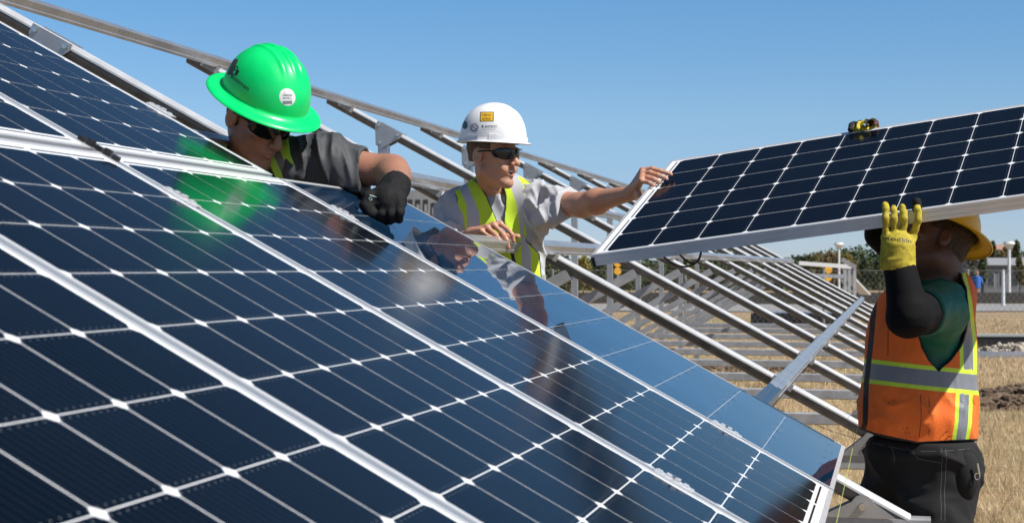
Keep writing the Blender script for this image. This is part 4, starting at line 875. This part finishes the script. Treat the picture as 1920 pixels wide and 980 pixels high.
def edge2(P):
    X, Y = pxy(P); fr = P[:, 1] < nk[1]; d = np.minimum.reduce([np.abs(X - lerpx(Y, EL)), np.abs(X - lerpx(Y, OL)), np.abs(X - lerpx(Y, OR_)), np.abs(X - lerpx(Y, ER))]) - 2.2
    return np.where(fr, np.clip(.5 + d / 8, 0, 1), 1)
LIME = vest_mat('lime_mesh_vest', (.62, .86, .04), [('band', (.50, .51, .54), .4), ('piping', (.05, .06, .07), .8)])
sdf_obj('safety_vest', v, LIME, P2, {'band': band2, 'piping': edge2})
def shell_mat(name, c0, c1, sss=None):
    m = NT(name); a = m.noise(5, 6, .7); b = m.noise(70, 4, .75); mp = m.n('ShaderNodeMapping'); mp.inputs['Scale'].default_value = (25, 160, 60); m.l(m.tc.outputs['Object'], mp.inputs[0]); sc = m.noise(1., 3, .7, mp.outputs[0])
    c = m.ramp(a, [(.3, c0), (.7, c1)]); c = m.mix(m.ramp(sc, [(.66, (0,) * 3), (.74, (.35,) * 3)]), c, tuple(min(1, q * .6 + .12) for q in c0)); c = m.mix(m.ramp(b, [(.62, (0,) * 3), (.8, (.22,) * 3)]), c, tuple(q * .45 for q in c0))
    m.set(Base_Color=c, Roughness=m.ramp(a, [(.3, (.24,) * 3), (.7, (.42,) * 3)])); m.bump(b, .08, .002)
    if sss: m.b.inputs['Subsurface Weight'].default_value = .1; m.b.inputs['Subsurface Radius'].default_value = sss
    return m.mat
WHITE = shell_mat('glossy_white_shell', (.80, .80, .80), (.86, .86, .87))
hat2 = helmet('hard_hat', H2(0, -.004, .052), M2, 1.06, WHITE, P2, 'cap')
shades('sunglasses', h2, M2, hs2, P2)
def hair(c, M, hs, root, mat, zlo=-.045):
    s = SDF(c - .14, c + .14, .004); Hh = lambda x, y, z: c + M @ (V3((x, y, z)) * hs); s.ell(Hh(0, -.014, .042), V3((.0765, .0975, .084)) * hs, M, 0); s.ell(Hh(0, -.034, -.015), V3((.058, .066, .045)) * hs, M, .02)
    s.disp(lambda P: .006 * (ridge(P * V3((90, 90, 25))) - .5)); s.clip(lambda P: np.maximum.reduce([(((P - c) @ M / hs)[..., 1] - np.where(((P - c) @ M / hs)[..., 2] > .02, .035, -.008)), zlo - ((P - c) @ M / hs)[..., 2], ((P - c) @ M / hs)[..., 2] - .07]))
    return sdf_obj('hair', s, mat, root)
hair(h2, M2, hs2, P2, HAIR2, -.025)
m = MB(); o2 = Vector(P2.matrix_world.translation)   # strap behind the ear
m.tube([Vector(H2(.072, -.035, .05)) - o2, Vector(H2(.078, -.045, .0)) - o2, Vector(H2(.062, -.06, -.045)) - o2], .004, 6); m.build('nape_strap', BLACKPL, hat2, M=hat2.matrix_local.inverted())
bpy.context.view_layer.update()
D2 = (0, 1, 0)
def hatmark(hat, name, mat, polys, x, y, z, rot=0, off=.0009, D=D2):
    X = Vector((math.cos(rot), 0, math.sin(rot))); Y = Vector((-math.sin(rot), 0, math.cos(rot))); return decal(name, hat, mat, polys, px(x, y, z), X, Y, D, off)
YEL = simple('yellow_sticker', (.80, .46, .03), .4); WST = simple('white_sticker', (.8, .8, .82), .4); PUR_ = simple('violet_ink', (.10, .03, .09), .5); GRN = simple('dark_green_sticker', (.01, .07, .05), .4)
zz = 6.3
hatmark(hat2, 'sticker_border', INK, grid_poly(.054, .040), 913, 220.5, zz, -.03, .0006); hatmark(hat2, 'yellow_sticker', YEL, grid_poly(.048, .034), 913, 220.5, zz, -.03, .0010)
hatmark(hat2, 'sticker_lettering', INK, text_poly('HE\u2022D', .0135, .034), 913, 217.5, zz, -.03, .0014); hatmark(hat2, 'sticker_lettering', INK, text_poly('ALPINE', .011, .034), 912, 225, zz, -.03, .0014)
hatmark(hat2, 'name_lettering', INK, text_poly('R', .0165), 905.5, 239.5, zz, 0, .0010); hatmark(hat2, 'name_lettering', INK, text_poly('ENTECH', .0125, .044), 920.5, 240, zz, 0, .0010)
hatmark(hat2, 'small_lettering', simple('grey_ink', (.35, .35, .37), .5), text_poly('ENERGY TECHNOLOGIES', .0042, .050), 917, 245, zz, 0, .0010)
hatmark(hat2, 'round_mark', PUR_, ring_poly(.0105, .0128), 889.5, 241, zz, 0, .0010); hatmark(hat2, 'round_mark', PUR_, ring_poly(.015, .0165), 889.5, 240, zz, 0, .0010)
hatmark(hat2, 'round_mark', PUR_, grid_poly(.024, .0028), 889.5, 241, zz, -.7, .0012); hatmark(hat2, 'green_sticker', GRN, grid_poly(.022, .036, 1), 871, 233, zz, .2, .0008)
gx2, gy2 = -.02, 6.5
an = [V3((-.12, 6.5, g2 + .10)), V3((.13, 6.55, g2 + .10))]
legs(P2, [pv + V3((-.09, 0, -.03)), pv + V3((.09, 0, -.03))], [V3((-.11, 6.42, pv[2] - .40)), V3((.14, 6.45, pv[2] - .40))], an, [a + V3((.03, -.16, -.06)) for a in an], DENIM, belt=.2)

# ---------------------------------------------------------------- man in the green hard hat
c1x, c1y = -.70, 4.95; g1 = float(gz(c1x, c1y)); P1 = empty('person', Matrix.Translation((c1x, c1y, g1)), label='man in a green hard hat, charcoal t-shirt and black glove leaning over the panels', cat='person')
h1 = N(px(484, 222, 4.86)); M1 = axes((.62, -.58, -.50), (.36, -.38, .85)); hs1 = 1.13
sL, sR = N(px(606, 306, 4.92)), N(px(408, 318, 4.95)); nk = N(px(476, 292, 4.96)); ch = N(px(515, 385, 5.0)); wa = N(px(520, 500, 5.02)); pv = N(px(515, 590, 5.05))
eL, wL = N(px(735, 322, 4.86)), N(px(744, 345, 4.66)); gl = N(px(726, 378, 4.585))
eR, wR = N(px(372, 420, 4.85)), N(px(400, 450, 4.72)); wR = eR + V3((.10, .02, -.20))
lo = np.minimum.reduce([h1 - .17, sR - .16, wa - .2, eR - .12, wR - .1]); hi = np.maximum.reduce([h1 + .17, sL + .16, wL + .12, eL + .08]); lo[1] = 4.5; hi[1] = 5.2
s = SDF(lo, hi, .0036); H1, at1 = head(s, h1, M1, hs1, .003)
s.cap(H1(0, -.03, -.05), nk, .058, .062, .03); s.ell(ch, (.175, .11, .19), None, .05); s.ell(wa, (.14, .105, .16), None, .06)
for a, e, w_ in ((sL, eL, wL), (sR, eR, wR)):
    s.cap(nk + V3((0, .02, -.06)), a, .05, .06, .04); s.cap(a, e, .060, .046, .03)
    s.cap(e, e + (w_ - e) * .35, .047, .047, .03); s.cap(e + (w_ - e) * .35, w_, .047, .034, .03)
hd = gl - wL; hd /= np.linalg.norm(hd); sd = V3((.94, .1, .3)); up_ = np.cross(hd, sd)
for (a, e) in ((wL, gl),): s.cap(a, e, .030, .026, .01)
for i in range(4):
    b_ = gl + V3((.030 - .022 * i, -.012, -.004)); finger(s, [b_, b_ + V3((0, -.012, -.026)), b_ + V3((-.004, .012, -.036))], .009)
finger(s, [wL + hd * .03, gl + V3((-.045, -.02, .012)), gl + V3((-.052, -.018, -.018))], .010, .01)
s.cap(wR, wR + V3((.02, -.02, -.08)), .03, .035, .02)
for i in range(4): q = wR + V3((.05 - .022 * i, -.02, -.09)); finger(s, [q, q + V3((0, -.01, -.035)), q + V3((0, .01, -.06))], .009)
sdf_obj('body', s, SKIN1, P1, at1, 1)
# glove
g = SDF(gl - .11, np.maximum(gl, wL) + .10, .0026)
g.cap(wL + (wL - gl) * .05, wL + hd * .03, .0385, .037, .012); g.cap(wL + hd * .02, gl, .040, .043, .02); g.ell(gl + V3((0, -.004, .002)), (.056, .036, .040), None, .02)
for i in range(4):
    b_ = gl + V3((.038 - .0255 * i, -.018, -.010 - .003 * (i in (1, 2)))); finger(g, [b_ + V3((0, .0, .02)), b_ + V3((0, -.014, -.022)), b_ + V3((-.004, .008, -.040)), b_ + V3((-.006, .03, -.030))], (.0135, .0145, .0145, .0135)[i], .006, .9)
finger(g, [wL + hd * .035 + V3((-.02, 0, 0)), gl + V3((-.050, -.022, .014)), gl + V3((-.060, -.026, -.012)), gl + V3((-.048, -.03, -.034))], .0155, .012, .85)
for q, am in ((.0, .0022), (.012, .0022)): g.cap(wL + hd * (q - .004) + V3((-.03, -.02, 0)), wL + hd * (q - .004) + V3((.03, .02, 0)), .006, .006, .006, False) if 0 else None
g.disp(lambda P: .0035 * (ridge(P * 42) - .65) + .0014 * (ridge(P * 110) - .6)); g.clip(lambda P: -((P - wL) @ hd) - .012)
GLB = cloth_mat('black_knit_glove', (.008, .008, .009), .8, .2, 500, 0, .5); GLB.node_tree.nodes['Principled BSDF'].inputs['Specular IOR Level'].default_value = .3
gb = sdf_obj('glove', g, GLB, P1); bpy.context.view_layer.update()
GREY = simple('reflective_grey_print', (.45, .62, .60), .4)
decal('glove_badge', gb, GREY, ring_poly(.0042, .0056, 4), px(692, 371, 4.5), (1, 0, -.25), (0, 0, 1), (0, 1, 0), .0008)
decal('glove_badge', gb, GREY, grid_poly(.020, .0022), px(697, 366, 4.5), (1, 0, -.3), (0, 0, 1), (0, 1, 0), .0008)
# t-shirt
t = SDF(np.minimum.reduce([sR - .16, wa - .2, eR - .1]), np.maximum.reduce([sL + .2, nk + .1, eL + .1]), .0048)
t.ell(ch, (.19, .125, .21), None, .05); t.ell(wa, (.16, .12, .24), None, .06)
cufL = sL + (eL - sL) * .62; cufR = sR + (eR - sR) * .7
for a, c_, e in ((sL, cufL, eL), (sR, cufR, eR)):
    t.cap(nk + V3((0, .02, -.05)), a, .066, .080, .05); d_ = (e - a) / np.linalg.norm(e - a); t.cap(a, c_ + d_ * .05, .076, .070, .04); t.cap(a + V3((-.02 if a[0] > nk[0] else .02, 0, -.06)), c_ + V3((0, 0, -.028)), .055, .048, .04)
def fold1(P):
    q = P[:, [2, 0, 1]]; return .022 * (ridge(P * V3((22, 8, 5)) + q * V3((6, 0, -9))) ** 3 - .4) + .011 * (ridge(P * V3((34, 22, 13)) + q * V3((0, 13, 0))) - .7)
t.disp(fold1); dL = (eL - sL) / np.linalg.norm(eL - sL); dR = (eR - sR) / np.linalg.norm(eR - sR)
t.clip(lambda P: np.maximum(np.where(P[..., 0] > sL[0] - .02, (P - cufL) @ (dL + V3((.05, 0, .12))), -1), np.where(P[..., 0] < sR[0] + .02, (P - cufR) @ dR, -1)))
t.cap(cufL - dL * .02, eL, .055, .050, .006, True); t.cap(cufR - dR * .02, eR, .055, .050, .006, True); t.ell(nk + V3((.01, -.03, .03)), (.07, .075, .06), None, .01, True)
TEE1 = cloth_mat('charcoal_sports_jersey', (.055, .057, .064), .68, .15, 700, 0, .15)
sdf_obj('t_shirt', t, TEE1, P1)
# vest: open lime vest with grey strips over the chest
v = like(t)
v.ell(ch, (.197, .135, .216), None, .05); v.ell(wa, (.165, .13, .24), None, .06)
for a in (sL, sR): v.cap(nk + V3((0, .02, -.05)), a + (nk - a) * .25, .079, .08, .05)
v.disp(lambda P: .006 * (ridge(P * V3((10, 8, 5))) - .7) + .004)
LO = [(255, 478), (300, 500), (340, 520), (600, 560)]; LI = [(255, 540), (290, 545), (330, 562), (600, 600)]
def vclip1(P):
    X, Y = pxy(P); fr = P[..., 1] < nk[1] + .02
    a = np.maximum(lerpx(Y, LO) - X, X - lerpx(Y, LI)); b = np.maximum(405 - X, X - 425)
    return np.maximum(np.where(fr, np.minimum(a, b) / 620., np.maximum(430 - X, X - 570) / 620.), wa[2] - .08 - P[..., 2])
v.clip(vclip1); vin = like(v); vin.ell(ch, (.188, .126, .21), None, .05); vin.ell(wa, (.158, .122, .238), None, .06)
for a in (sL, sR): vin.cap(nk + V3((0, .02, -.05)), a + (nk - a) * .25, .070, .071, .05)
v.f = np.maximum(v.f, -vin.f)
band1 = lambda P: np.clip(.5 + (np.abs(pxy(P)[0] - (lerpx(pxy(P)[1], LO) + lerpx(pxy(P)[1], LI)) / 2) - 8) / 12, 0, 1)
LIME1 = vest_mat('lime_vest_with_grey_strip', (.42, .62, .05), [('band', (.16, .15, .14), .6)])
sdf_obj('safety_vest', v, LIME1, P1, {'band': band1})
GREEN = shell_mat('green_helmet_shell', (.0, .62, .14), (.004, .74, .19), (.003, .01, .004))
hat1 = helmet('hard_hat', H1(-.004, -.004, .064), M1, 1.07, GREEN, P1, 'full')
shades('sunglasses', h1, M1, hs1, P1); hair(h1, M1, hs1, P1, HAIR1, -.05)
bpy.context.view_layer.update(); zz = 4.7
hatmark(hat1, 'round_sticker', WST, grid_poly(.044, .050, 1, 14), 537, 181, zz, 0, .0008)
hatmark(hat1, 'sticker_lettering', INK, text_poly('G8200', .0085, .025), 537, 178, zz, 0, .0013); hatmark(hat1, 'sticker_lettering', INK, text_poly('ENVIRO', .0065, .023), 537, 183.5, zz, 0, .0013)
hatmark(hat1, 'sticker_picture', simple('grey_print', (.22, .24, .26), .5), grid_poly(.026, .009, .2), 537, 191, zz, .12, .0013); hatmark(hat1, 'sticker_lettering', simple('red_ink', (.6, .05, .05), .5), text_poly('Red', .004), 533, 172.5, zz, 0, .0013)
hatmark(hat1, 'maker_lettering', INK, text_poly('Bozman', .018, .075), 446, 152, zz, -.66, .0010)
hatmark(hat1, 'dark_label', simple('dark_label', (.06, .045, .04), .5), grid_poly(.022, .052, .2), 427, 119, zz, -.32, .0008)
hatmark(hat1, 'ink_figure', INK, ring_poly(.004, .0075, 9), 437, 124, zz, 0, .001); hatmark(hat1, 'ink_figure', INK, grid_poly(.010, .017, .2), 439, 133, zz, -.5, .001)
an = [V3((c1x - .11, 5.0, g1 + .10)), V3((c1x + .12, 5.06, g1 + .10))]
legs(P1, [pv + V3((-.09, 0, -.03)), pv + V3((.09, 0, -.03))], [V3((c1x - .11, 4.95, pv[2] - .42)), V3((c1x + .12, 4.97, pv[2] - .42))], an, [a + V3((.03, -.16, -.06)) for a in an], DENIM, belt=.2)

# ---------------------------------------------------------------- man in the orange vest
zb = 5.15; x3 = float(px(1725, 0, zb).x); P3_ = empty('person', Matrix.Translation((x3, zb, 0)), label='man in an orange mesh vest and yellow gloves carrying the raised panel over his head', cat='person')
h3 = N(px(1750, 455, 5.2)); M3 = axes((-.86, .05, .34), (.30, .30, .86)); hs3 = 1.08
nk = N(px(1768, 520, 5.2)); sL, sR = N(px(1768, 576, 5.03)), N(px(1752, 556, 5.38)); ch = N(px(1728, 640, 5.2)); wa = N(px(1722, 760, 5.18)); pv = N(px(1728, 850, 5.18))
eL, wL = N(px(1704, 592, 4.82)), N(px(1684, 478, 4.84)); eR, wR = N(px(1650, 440, 5.58)), N(px(1634, 268, 5.84))
lo = np.minimum.reduce([h3 - .18, wa - .2, eR - .1, eL - .12]); hi = np.maximum.reduce([h3 + .18, ch + .2, wR + .14]); lo[1] = 4.70; hi[1] = 5.98
s = SDF(lo, hi, .0042); H3, at3 = head(s, h3, M3, hs3, .004)
s.cap(H3(0, -.03, -.05), nk, .066, .072, .03); s.ell(ch, (.15, .16, .19), None, .05); s.ell(wa, (.15, .15, .17), None, .06)
for a, e, w_ in ((sL, eL, wL), (sR, eR, wR)):
    s.cap(nk + V3((0, 0, -.08)), a, .055, .06, .04); s.cap(a, e, .050, .042, .03); s.cap(e, w_, .042, .030, .03)
kn = [N(px(x, y, 4.845)) for x, y in ((1662, 444), (1677, 441), (1693, 441), (1710, 444))]
mdp = [N(px(x, y, 4.825)) for x, y in ((1661, 408), (1676, 408), (1695, 410), (1722, 412))]
tps = [N(px(x, y, 4.845)) for x, y in ((1660, 380), (1676, 387), (1692, 385), (1719, 378))]
for i in range(4): s.cap(wL, kn[i], .024, .013, .012); finger(s, [kn[i], mdp[i], (mdp[i] + tps[i]) / 2 + V3((0, -.004, 0)), tps[i] - V3((0, 0, .008))], .0085)
finger(s, [wL, N(px(1700, 455, 4.90)), N(px(1712, 430, 4.93))], .011, .01)
kr = [N(CP(.66 + .027 * i, .995, -.045)) for i in range(4)]
for i in range(4): s.cap(wR, kr[i], .02, .012, .012); finger(s, [kr[i], N(CP(.66 + .027 * i, 1.0, .012)), N(CP(.66 + .027 * i, .965, .016))], .0085)
finger(s, [wR, N(CP(.63, .97, -.055)), N(CP(.64, .94, -.052))], .011, .01)
sdf_obj('body', s, SKIN3, P3_, at3)
# black arm sleeves
BSL = cloth_mat('black_arm_sleeve', (.005, .005, .006), .8, .2, 900, 0, .2); BSL.node_tree.nodes['Principled BSDF'].inputs['Specular IOR Level'].default_value = .15
for a, e, w_, st in ((sL, eL, wL, .54), (sR, eR, wR, .2)):
    q = SDF(np.minimum.reduce([a, e, w_]) - .11, np.maximum.reduce([a, e, w_]) + .11, .0055); p0 = a + (e - a) * st
    rs_ = 1 if a is sL else .74; q.cap(p0, e, .070 * rs_, .062 * rs_, .02); q.cap(e, w_, .062 * rs_, .044, .03); q.disp(lambda P: .006 * (ridge(P * V3((10, 10, 26))) - .6)); q.clip(lambda P: -((P - p0) @ ((e - a) / np.linalg.norm(e - a)))); sdf_obj('arm_sleeve', q, BSL, P3_)
# tee
t = SDF(np.minimum.reduce([ch - .24, wa - .22, eL - .06]), np.maximum.reduce([ch + .25, nk + .12, sL + .13, sR + .13]), .0052)
t.ell(ch, (.158, .168, .2), None, .05); t.ell(wa, (.16, .16, .18), None, .06)
for a, e in ((sL, eL), (sR, eR)): t.cap(nk + V3((0, 0, -.07)), a, .066, .074, .05); t.cap(a, a + (e - a) * .80, .078, .074, .04); t.cap(a + V3((-.01, 0, -.05)), ch + V3((.02, 0, -.04)), .06, .06, .05)
t.disp(lambda P: .008 * (ridge(P * V3((13, 9, 9)) + P[:, [2, 0, 1]] * 5) - .7) + .003 * (ridge(P * 33) - .7))
cs = [(a + (e - a) * .64, (e - a) / np.linalg.norm(e - a)) for a, e in ((sL, eL), (sR, eR))]
t.clip(lambda P: np.maximum(np.where(P[..., 1] < 5.1, (P - cs[0][0]) @ cs[0][1], -1), np.where(P[..., 1] > 5.32, (P - cs[1][0]) @ cs[1][1], -1))); t.ell(nk + V3((-.01, 0, .05)), (.078, .078, .06), None, .01, True)
Y3H = float(px(0, 800, 5.15).z); TEE3 = cloth_mat('dark_green_jersey', (.0, .115, .075), .55, .15, 700)
t.clip(lambda P: (Y3H - P[..., 2])); sdf_obj('t_shirt', t, TEE3, P3_)
# vest
v = SDF(np.minimum.reduce([ch - .27, wa - .26]), np.maximum.reduce([ch + .28, nk + .10, sL + .1]), .0048); v.lo = v.lo
def vf(v, e):
    v.ell(ch + V3((-.002, 0, .0)), (.170 + e, .176 + e, .215 + e), None, .05); v.ell(wa + V3((-.002, 0, -.0)), (.178 + e, .172 + e, .205 + e), None, .08); v.cap(N(px(1722, 835, 5.18)), N(px(1722, 790, 5.18)), .165 + e, .17 + e, .05)
    for a in (sL, sR): v.cap(nk + V3((.01, 0, -.055)), a + V3((.018, .02 if a is sL else -.02, .0)), .076 + e, .084 + e, .05)
vf(v, .004); v.disp(lambda P: .010 * (ridge(P * V3((9, 9, 7)) + P[:, [2, 0, 1]] * 4) - .72) * np.clip((735 - pxy(P)[1]) / -30 + .6, .35, 1) + .010 * (ridge(P * V3((16, 13, 12)) + P[:, [2, 0, 1]] * 7) ** 3 - .4) * np.clip((pxy(P)[1] - 725) / 30, .15, 1) + .004 * (ridge(P * V3((40, 40, 16))) - .6))
vin = like(v); vf(vin, -.006)
AXC = [(500, 1768), (520, 1758), (560, 1760), (600, 1764), (640, 1766), (690, 1760)]; AXW = [(498, 10), (515, 40), (540, 50), (580, 51), (620, 44), (650, 34), (675, 18), (690, 2), (700, -6)]
def vclip3(P):
    X, Y = pxy(P); hem = (Y - lerpx(X, [(1600, 800), (1640, 815), (1720, 832), (1835, 826)])) / 590.
    ax = (X - lerpx(Y, AXC)) / lerpx(Y, AXW); arm = np.where((P[..., 1] < 5.16) & (Y < 691), (1 - np.abs(ax)) * .05, -1)
    armf = np.where(P[..., 1] > 5.22, .10 - np.linalg.norm((P - sR) * V3((1, .35, .8)), axis=-1), -1)
    return np.maximum.reduce([hem, arm, armf])
v.clip(vclip3); v.f = np.maximum(v.f, -vin.f); v.ell(nk + V3((-.02, 0, .05)), (.075, .07, .07), None, .01, True)
def B3(P): return pxy(P)
def hb(P):
    X, Y = B3(P); c = lerpx(X, [(1610, 693), (1720, 706), (1832, 717)]); return Y - c
silver3 = lambda P: np.clip(.5 + (np.abs(hb(P)) - 15) / 14, 0, 1)
vst = [(500, 1792), (560, 1806), (640, 1815), (700, 1816), (740, 1808), (790, 1806), (830, 1800)]
def vs3(P, w_):
    X, Y = B3(P); return np.clip(.5 + np.maximum(np.abs(X - lerpx(Y, vst)) - w_, np.where(P[:, 1] < 5.3, -9, 9)) / 12, 0, 1)
lime3 = lambda P: np.minimum(np.clip(.5 + (np.abs(hb(P)) - 23) / 14, 0, 1), vs3(P, 16))
def silv(P):
    X, Y = B3(P); return np.minimum(silver3(P), np.where(np.abs(hb(P)) < 23, 1, vs3(P, 9)))
def pipe3(P):
    X, Y = B3(P); hem = np.abs(Y - lerpx(X, [(1600, 800), (1640, 815), (1720, 832), (1835, 826)])) - 4.5
    ax = np.abs(X - lerpx(Y, AXC)) - lerpx(Y, AXW); arm = np.where(Y < 697, np.abs(ax) - 4, 9)
    zip_ = np.abs(X - lerpx(Y, [(500, 1668), (560, 1640), (640, 1633), (720, 1624), (790, 1622), (812, 1616)])) - 5
    pk = np.where((P[:, 1] < 5.15) & (Y > 742), np.minimum(np.abs(X - 1742) - .8, 9), 9)
    return np.clip(.5 + np.minimum.reduce([hem, arm, zip_, pk]) / 10, 0, 1)
ORG = vest_mat('orange_mesh_vest', (.86, .165, .02), [('lime', (.60, .85, .05), .6), ('silver', (.20, .215, .25), .35), ('piping', (.012, .012, .014), .7)], 330, .8)
vv = sdf_obj('safety_vest', v, ORG, P3_, {'lime': lime3, 'silver': silv, 'piping': pipe3})
# yellow gloves
GLY = NT('yellow_work_glove'); n_ = GLY.noise(60, 4, .6); GLY.set(Base_Color=GLY.ramp(n_, [(.3, (.28, .22, .015)), (.7, (.54, .44, .035))]), Roughness=.8); GLY.bump(n_, .4, .002); GLY = GLY.mat
g = SDF(np.minimum.reduce(tps + [wL]) - .07, np.maximum.reduce(tps + [wL]) + .07, .0028)
for i in range(4): g.cap(wL + V3((0, 0, .02)), kn[i], .030, .0155, .012); finger(g, [kn[i], mdp[i], (mdp[i] + tps[i]) / 2 + V3((0, -.004, 0)), tps[i] - V3((0, 0, .006))], (.0108, .0108, .011, .0115)[i], .003, .92)
g.cap(wL + V3((0, 0, .022)), wL + V3((-.002, 0, -.024)), .050, .053, .012); finger(g, [wL + V3((.02, .02, .02)), N(px(1704, 455, 4.90)), N(px(1714, 428, 4.93))], .016, .012)
g.disp(lambda P: .0035 * (ridge(P * V3((30, 30, 55))) - .6) + .0012 * (ridge(P * 120) - .6)); g.clip(lambda P: (wL[2] - .045) - P[..., 2])
gy_ = sdf_obj('glove', g, GLY, P3_); bpy.context.view_layer.update()
decal('glove_writing', gy_, INK, text_poly('HodSin', .017, .082), px(1684, 449, 4.8), (1, 0, -.12), (.1, 0, 1), (0, 1, 0), .0008)
fs_ = SDF(tps[3] - .05, tps[3] + .05, .0026); fs_.cap(tps[3] - V3((0, 0, .002)), tps[3] - V3((-.001, 0, .022)), .0145, .0148, .0); sdf_obj('black_fingertip', fs_, GLB, gy_, relax=1).matrix_parent_inverse = gy_.matrix_world.inverted() @ P3_.matrix_world
g = SDF(N(CP(.56, .90, -.10)) - .05, N(CP(.84, 1.02, .04)) + .06, .003)
for i in range(4): finger(g, [kr[i], N(CP(.66 + .023 * i, 1.003, .016)), N(CP(.658 + .023 * i, .975, .021)), N(CP(.655 + .023 * i, .955, .012))], .0125, .004, .9)
g.cap(N(CP(.62, 1.0, .002)), N(CP(.60, .985, .012)), .012, .011, .004); g.chain([wR, kr[1], kr[2]], [.035, .03, .03], .01); g.disp(lambda P: .003 * (ridge(P * 50) - .6))
GLYB = NT('yellow_and_black_glove'); q_ = GLYB.noise(16, 1); GLYB.set(Base_Color=GLYB.ramp(q_, [(.47, (.014, .014, .014)), (.5, (.55, .45, .03))]), Roughness=.8); sdf_obj('glove', g, GLYB.mat, P3_)
YH = shell_mat('yellow_helmet_shell', (.72, .43, .015), (.80, .50, .02))
hat3 = helmet('hard_hat', H3(0, -.012, .050), M3, .89, YH, P3_, 'full'); hair(h3, M3, hs3, P3_, HAIR1, -.05)
BLK = cloth_mat('black_work_trousers', (.007, .007, .008), .9, .25, 500, 0, .3)
hp_ = [N(px(1690, 868, 5.30)), N(px(1766, 868, 5.08))]; kp = [V3((hp_[0][0] - .06, 5.24, .52)), V3((hp_[1][0] - .035, 5.02, .52))]; an = [V3((hp_[0][0] - .03, 5.36, .11)), V3((hp_[1][0] + .0, 5.1, .11))]
tr = legs(P3_, hp_, kp, an, [a + V3((-.17, .0, -.06)) for a in an], BLK, r=(.122, .085, .07), belt=.07, res=.0065)
bpy.context.view_layer.update()
cg = SDF(N(px(1790, 960, 4.85)) - .02, N(px(1850, 840, 5.15)) + .02, .005); cg.ell(N(px(1808, 890, 5.0)), (.047, .05, .082), None, 0); cg.disp(lambda P: .004 * (ridge(P * V3((9, 9, 20))) - .5)); sdf_obj('cargo_pocket', cg, BLK, P3_)
m = MB(); c0 = px(1832, 875, 4.94) - Vector(P3_.matrix_world.translation); m.rod(c0 + Vector((0, 0, .012)), c0 + Vector((.006, 0, -.022)), .0035); m.tube([c0 + Vector((.008 * math.cos(a), 0, -.028 + .010 * math.sin(a))) for a in np.linspace(0, 6.28, 12)], .0018, 6); m.build('key_ring', BOLT, P3_)
# sewn seams, pocket edges and folds laid on the cloth
def seam(parent, name, mat, pts, w_px, z, n=10, off=.0012):
    P_ = [V3((*p, 0))[:2] for p in pts]; Q_ = []
    for a, b in zip(P_[:-1], P_[1:]): Q_ += [a + (b - a) * t for t in np.linspace(0, 1, n, endpoint=False)]
    Q_.append(P_[-1]); vs = []; c = px(*pts[0], z)
    for i, q in enumerate(Q_):
        d = Q_[min(i + 1, len(Q_) - 1)] - Q_[max(i - 1, 0)]; d = np.array([-d[1], d[0]]) / (np.linalg.norm(d) + 1e-9) * w_px / 2
        for s_ in (-1, 1): w3_ = px(float(q[0] + d[0] * s_), float(q[1] + d[1] * s_), z); vs.append((w3_.x - c.x, w3_.z - c.z))
    return decal(name, parent, mat, (vs, [(2 * i, 2 * i + 1, 2 * i + 3, 2 * i + 2) for i in range(len(Q_) - 1)]), c, (1, 0, 0), (0, 0, 1), (0, 1, 0), off)
THR = simple('grey_stitching', (.075, .075, .08), .9); DKO = simple('dark_orange_stitching', (.30, .055, .01), .9); DKB = simple('dark_seam', (.004, .004, .004), .9)
trs = [c for c in P3_.children if c.name.startswith('trousers')][0]
for pts in ([(1776, 840), (1776, 900), (1770, 978)], [(1784, 838), (1783, 900), (1777, 978)], [(1640, 843), (1720, 853), (1832, 846)], [(1722, 846), (1736, 866), (1774, 872)], [(1700, 852), (1704, 880)]): seam(trs, 'stitched_seam', THR, pts, 1.3, 4.9)
cgp = [c for c in P3_.children if c.name.startswith('cargo_pocket')][0]
seam(cgp, 'pocket_flap_seam', THR, [(1786, 862), (1806, 868), (1834, 862)], 1.6, 4.9); seam(cgp, 'pocket_flap_seam', DKB, [(1784, 868), (1806, 874), (1836, 868)], 2.4, 4.9)
for pts in ([(1742, 744), (1740, 826)], [(1694, 560), (1690, 672)]): seam(vv, 'stitched_seam', DKO, pts, 1.6, 4.9)
print('people done')
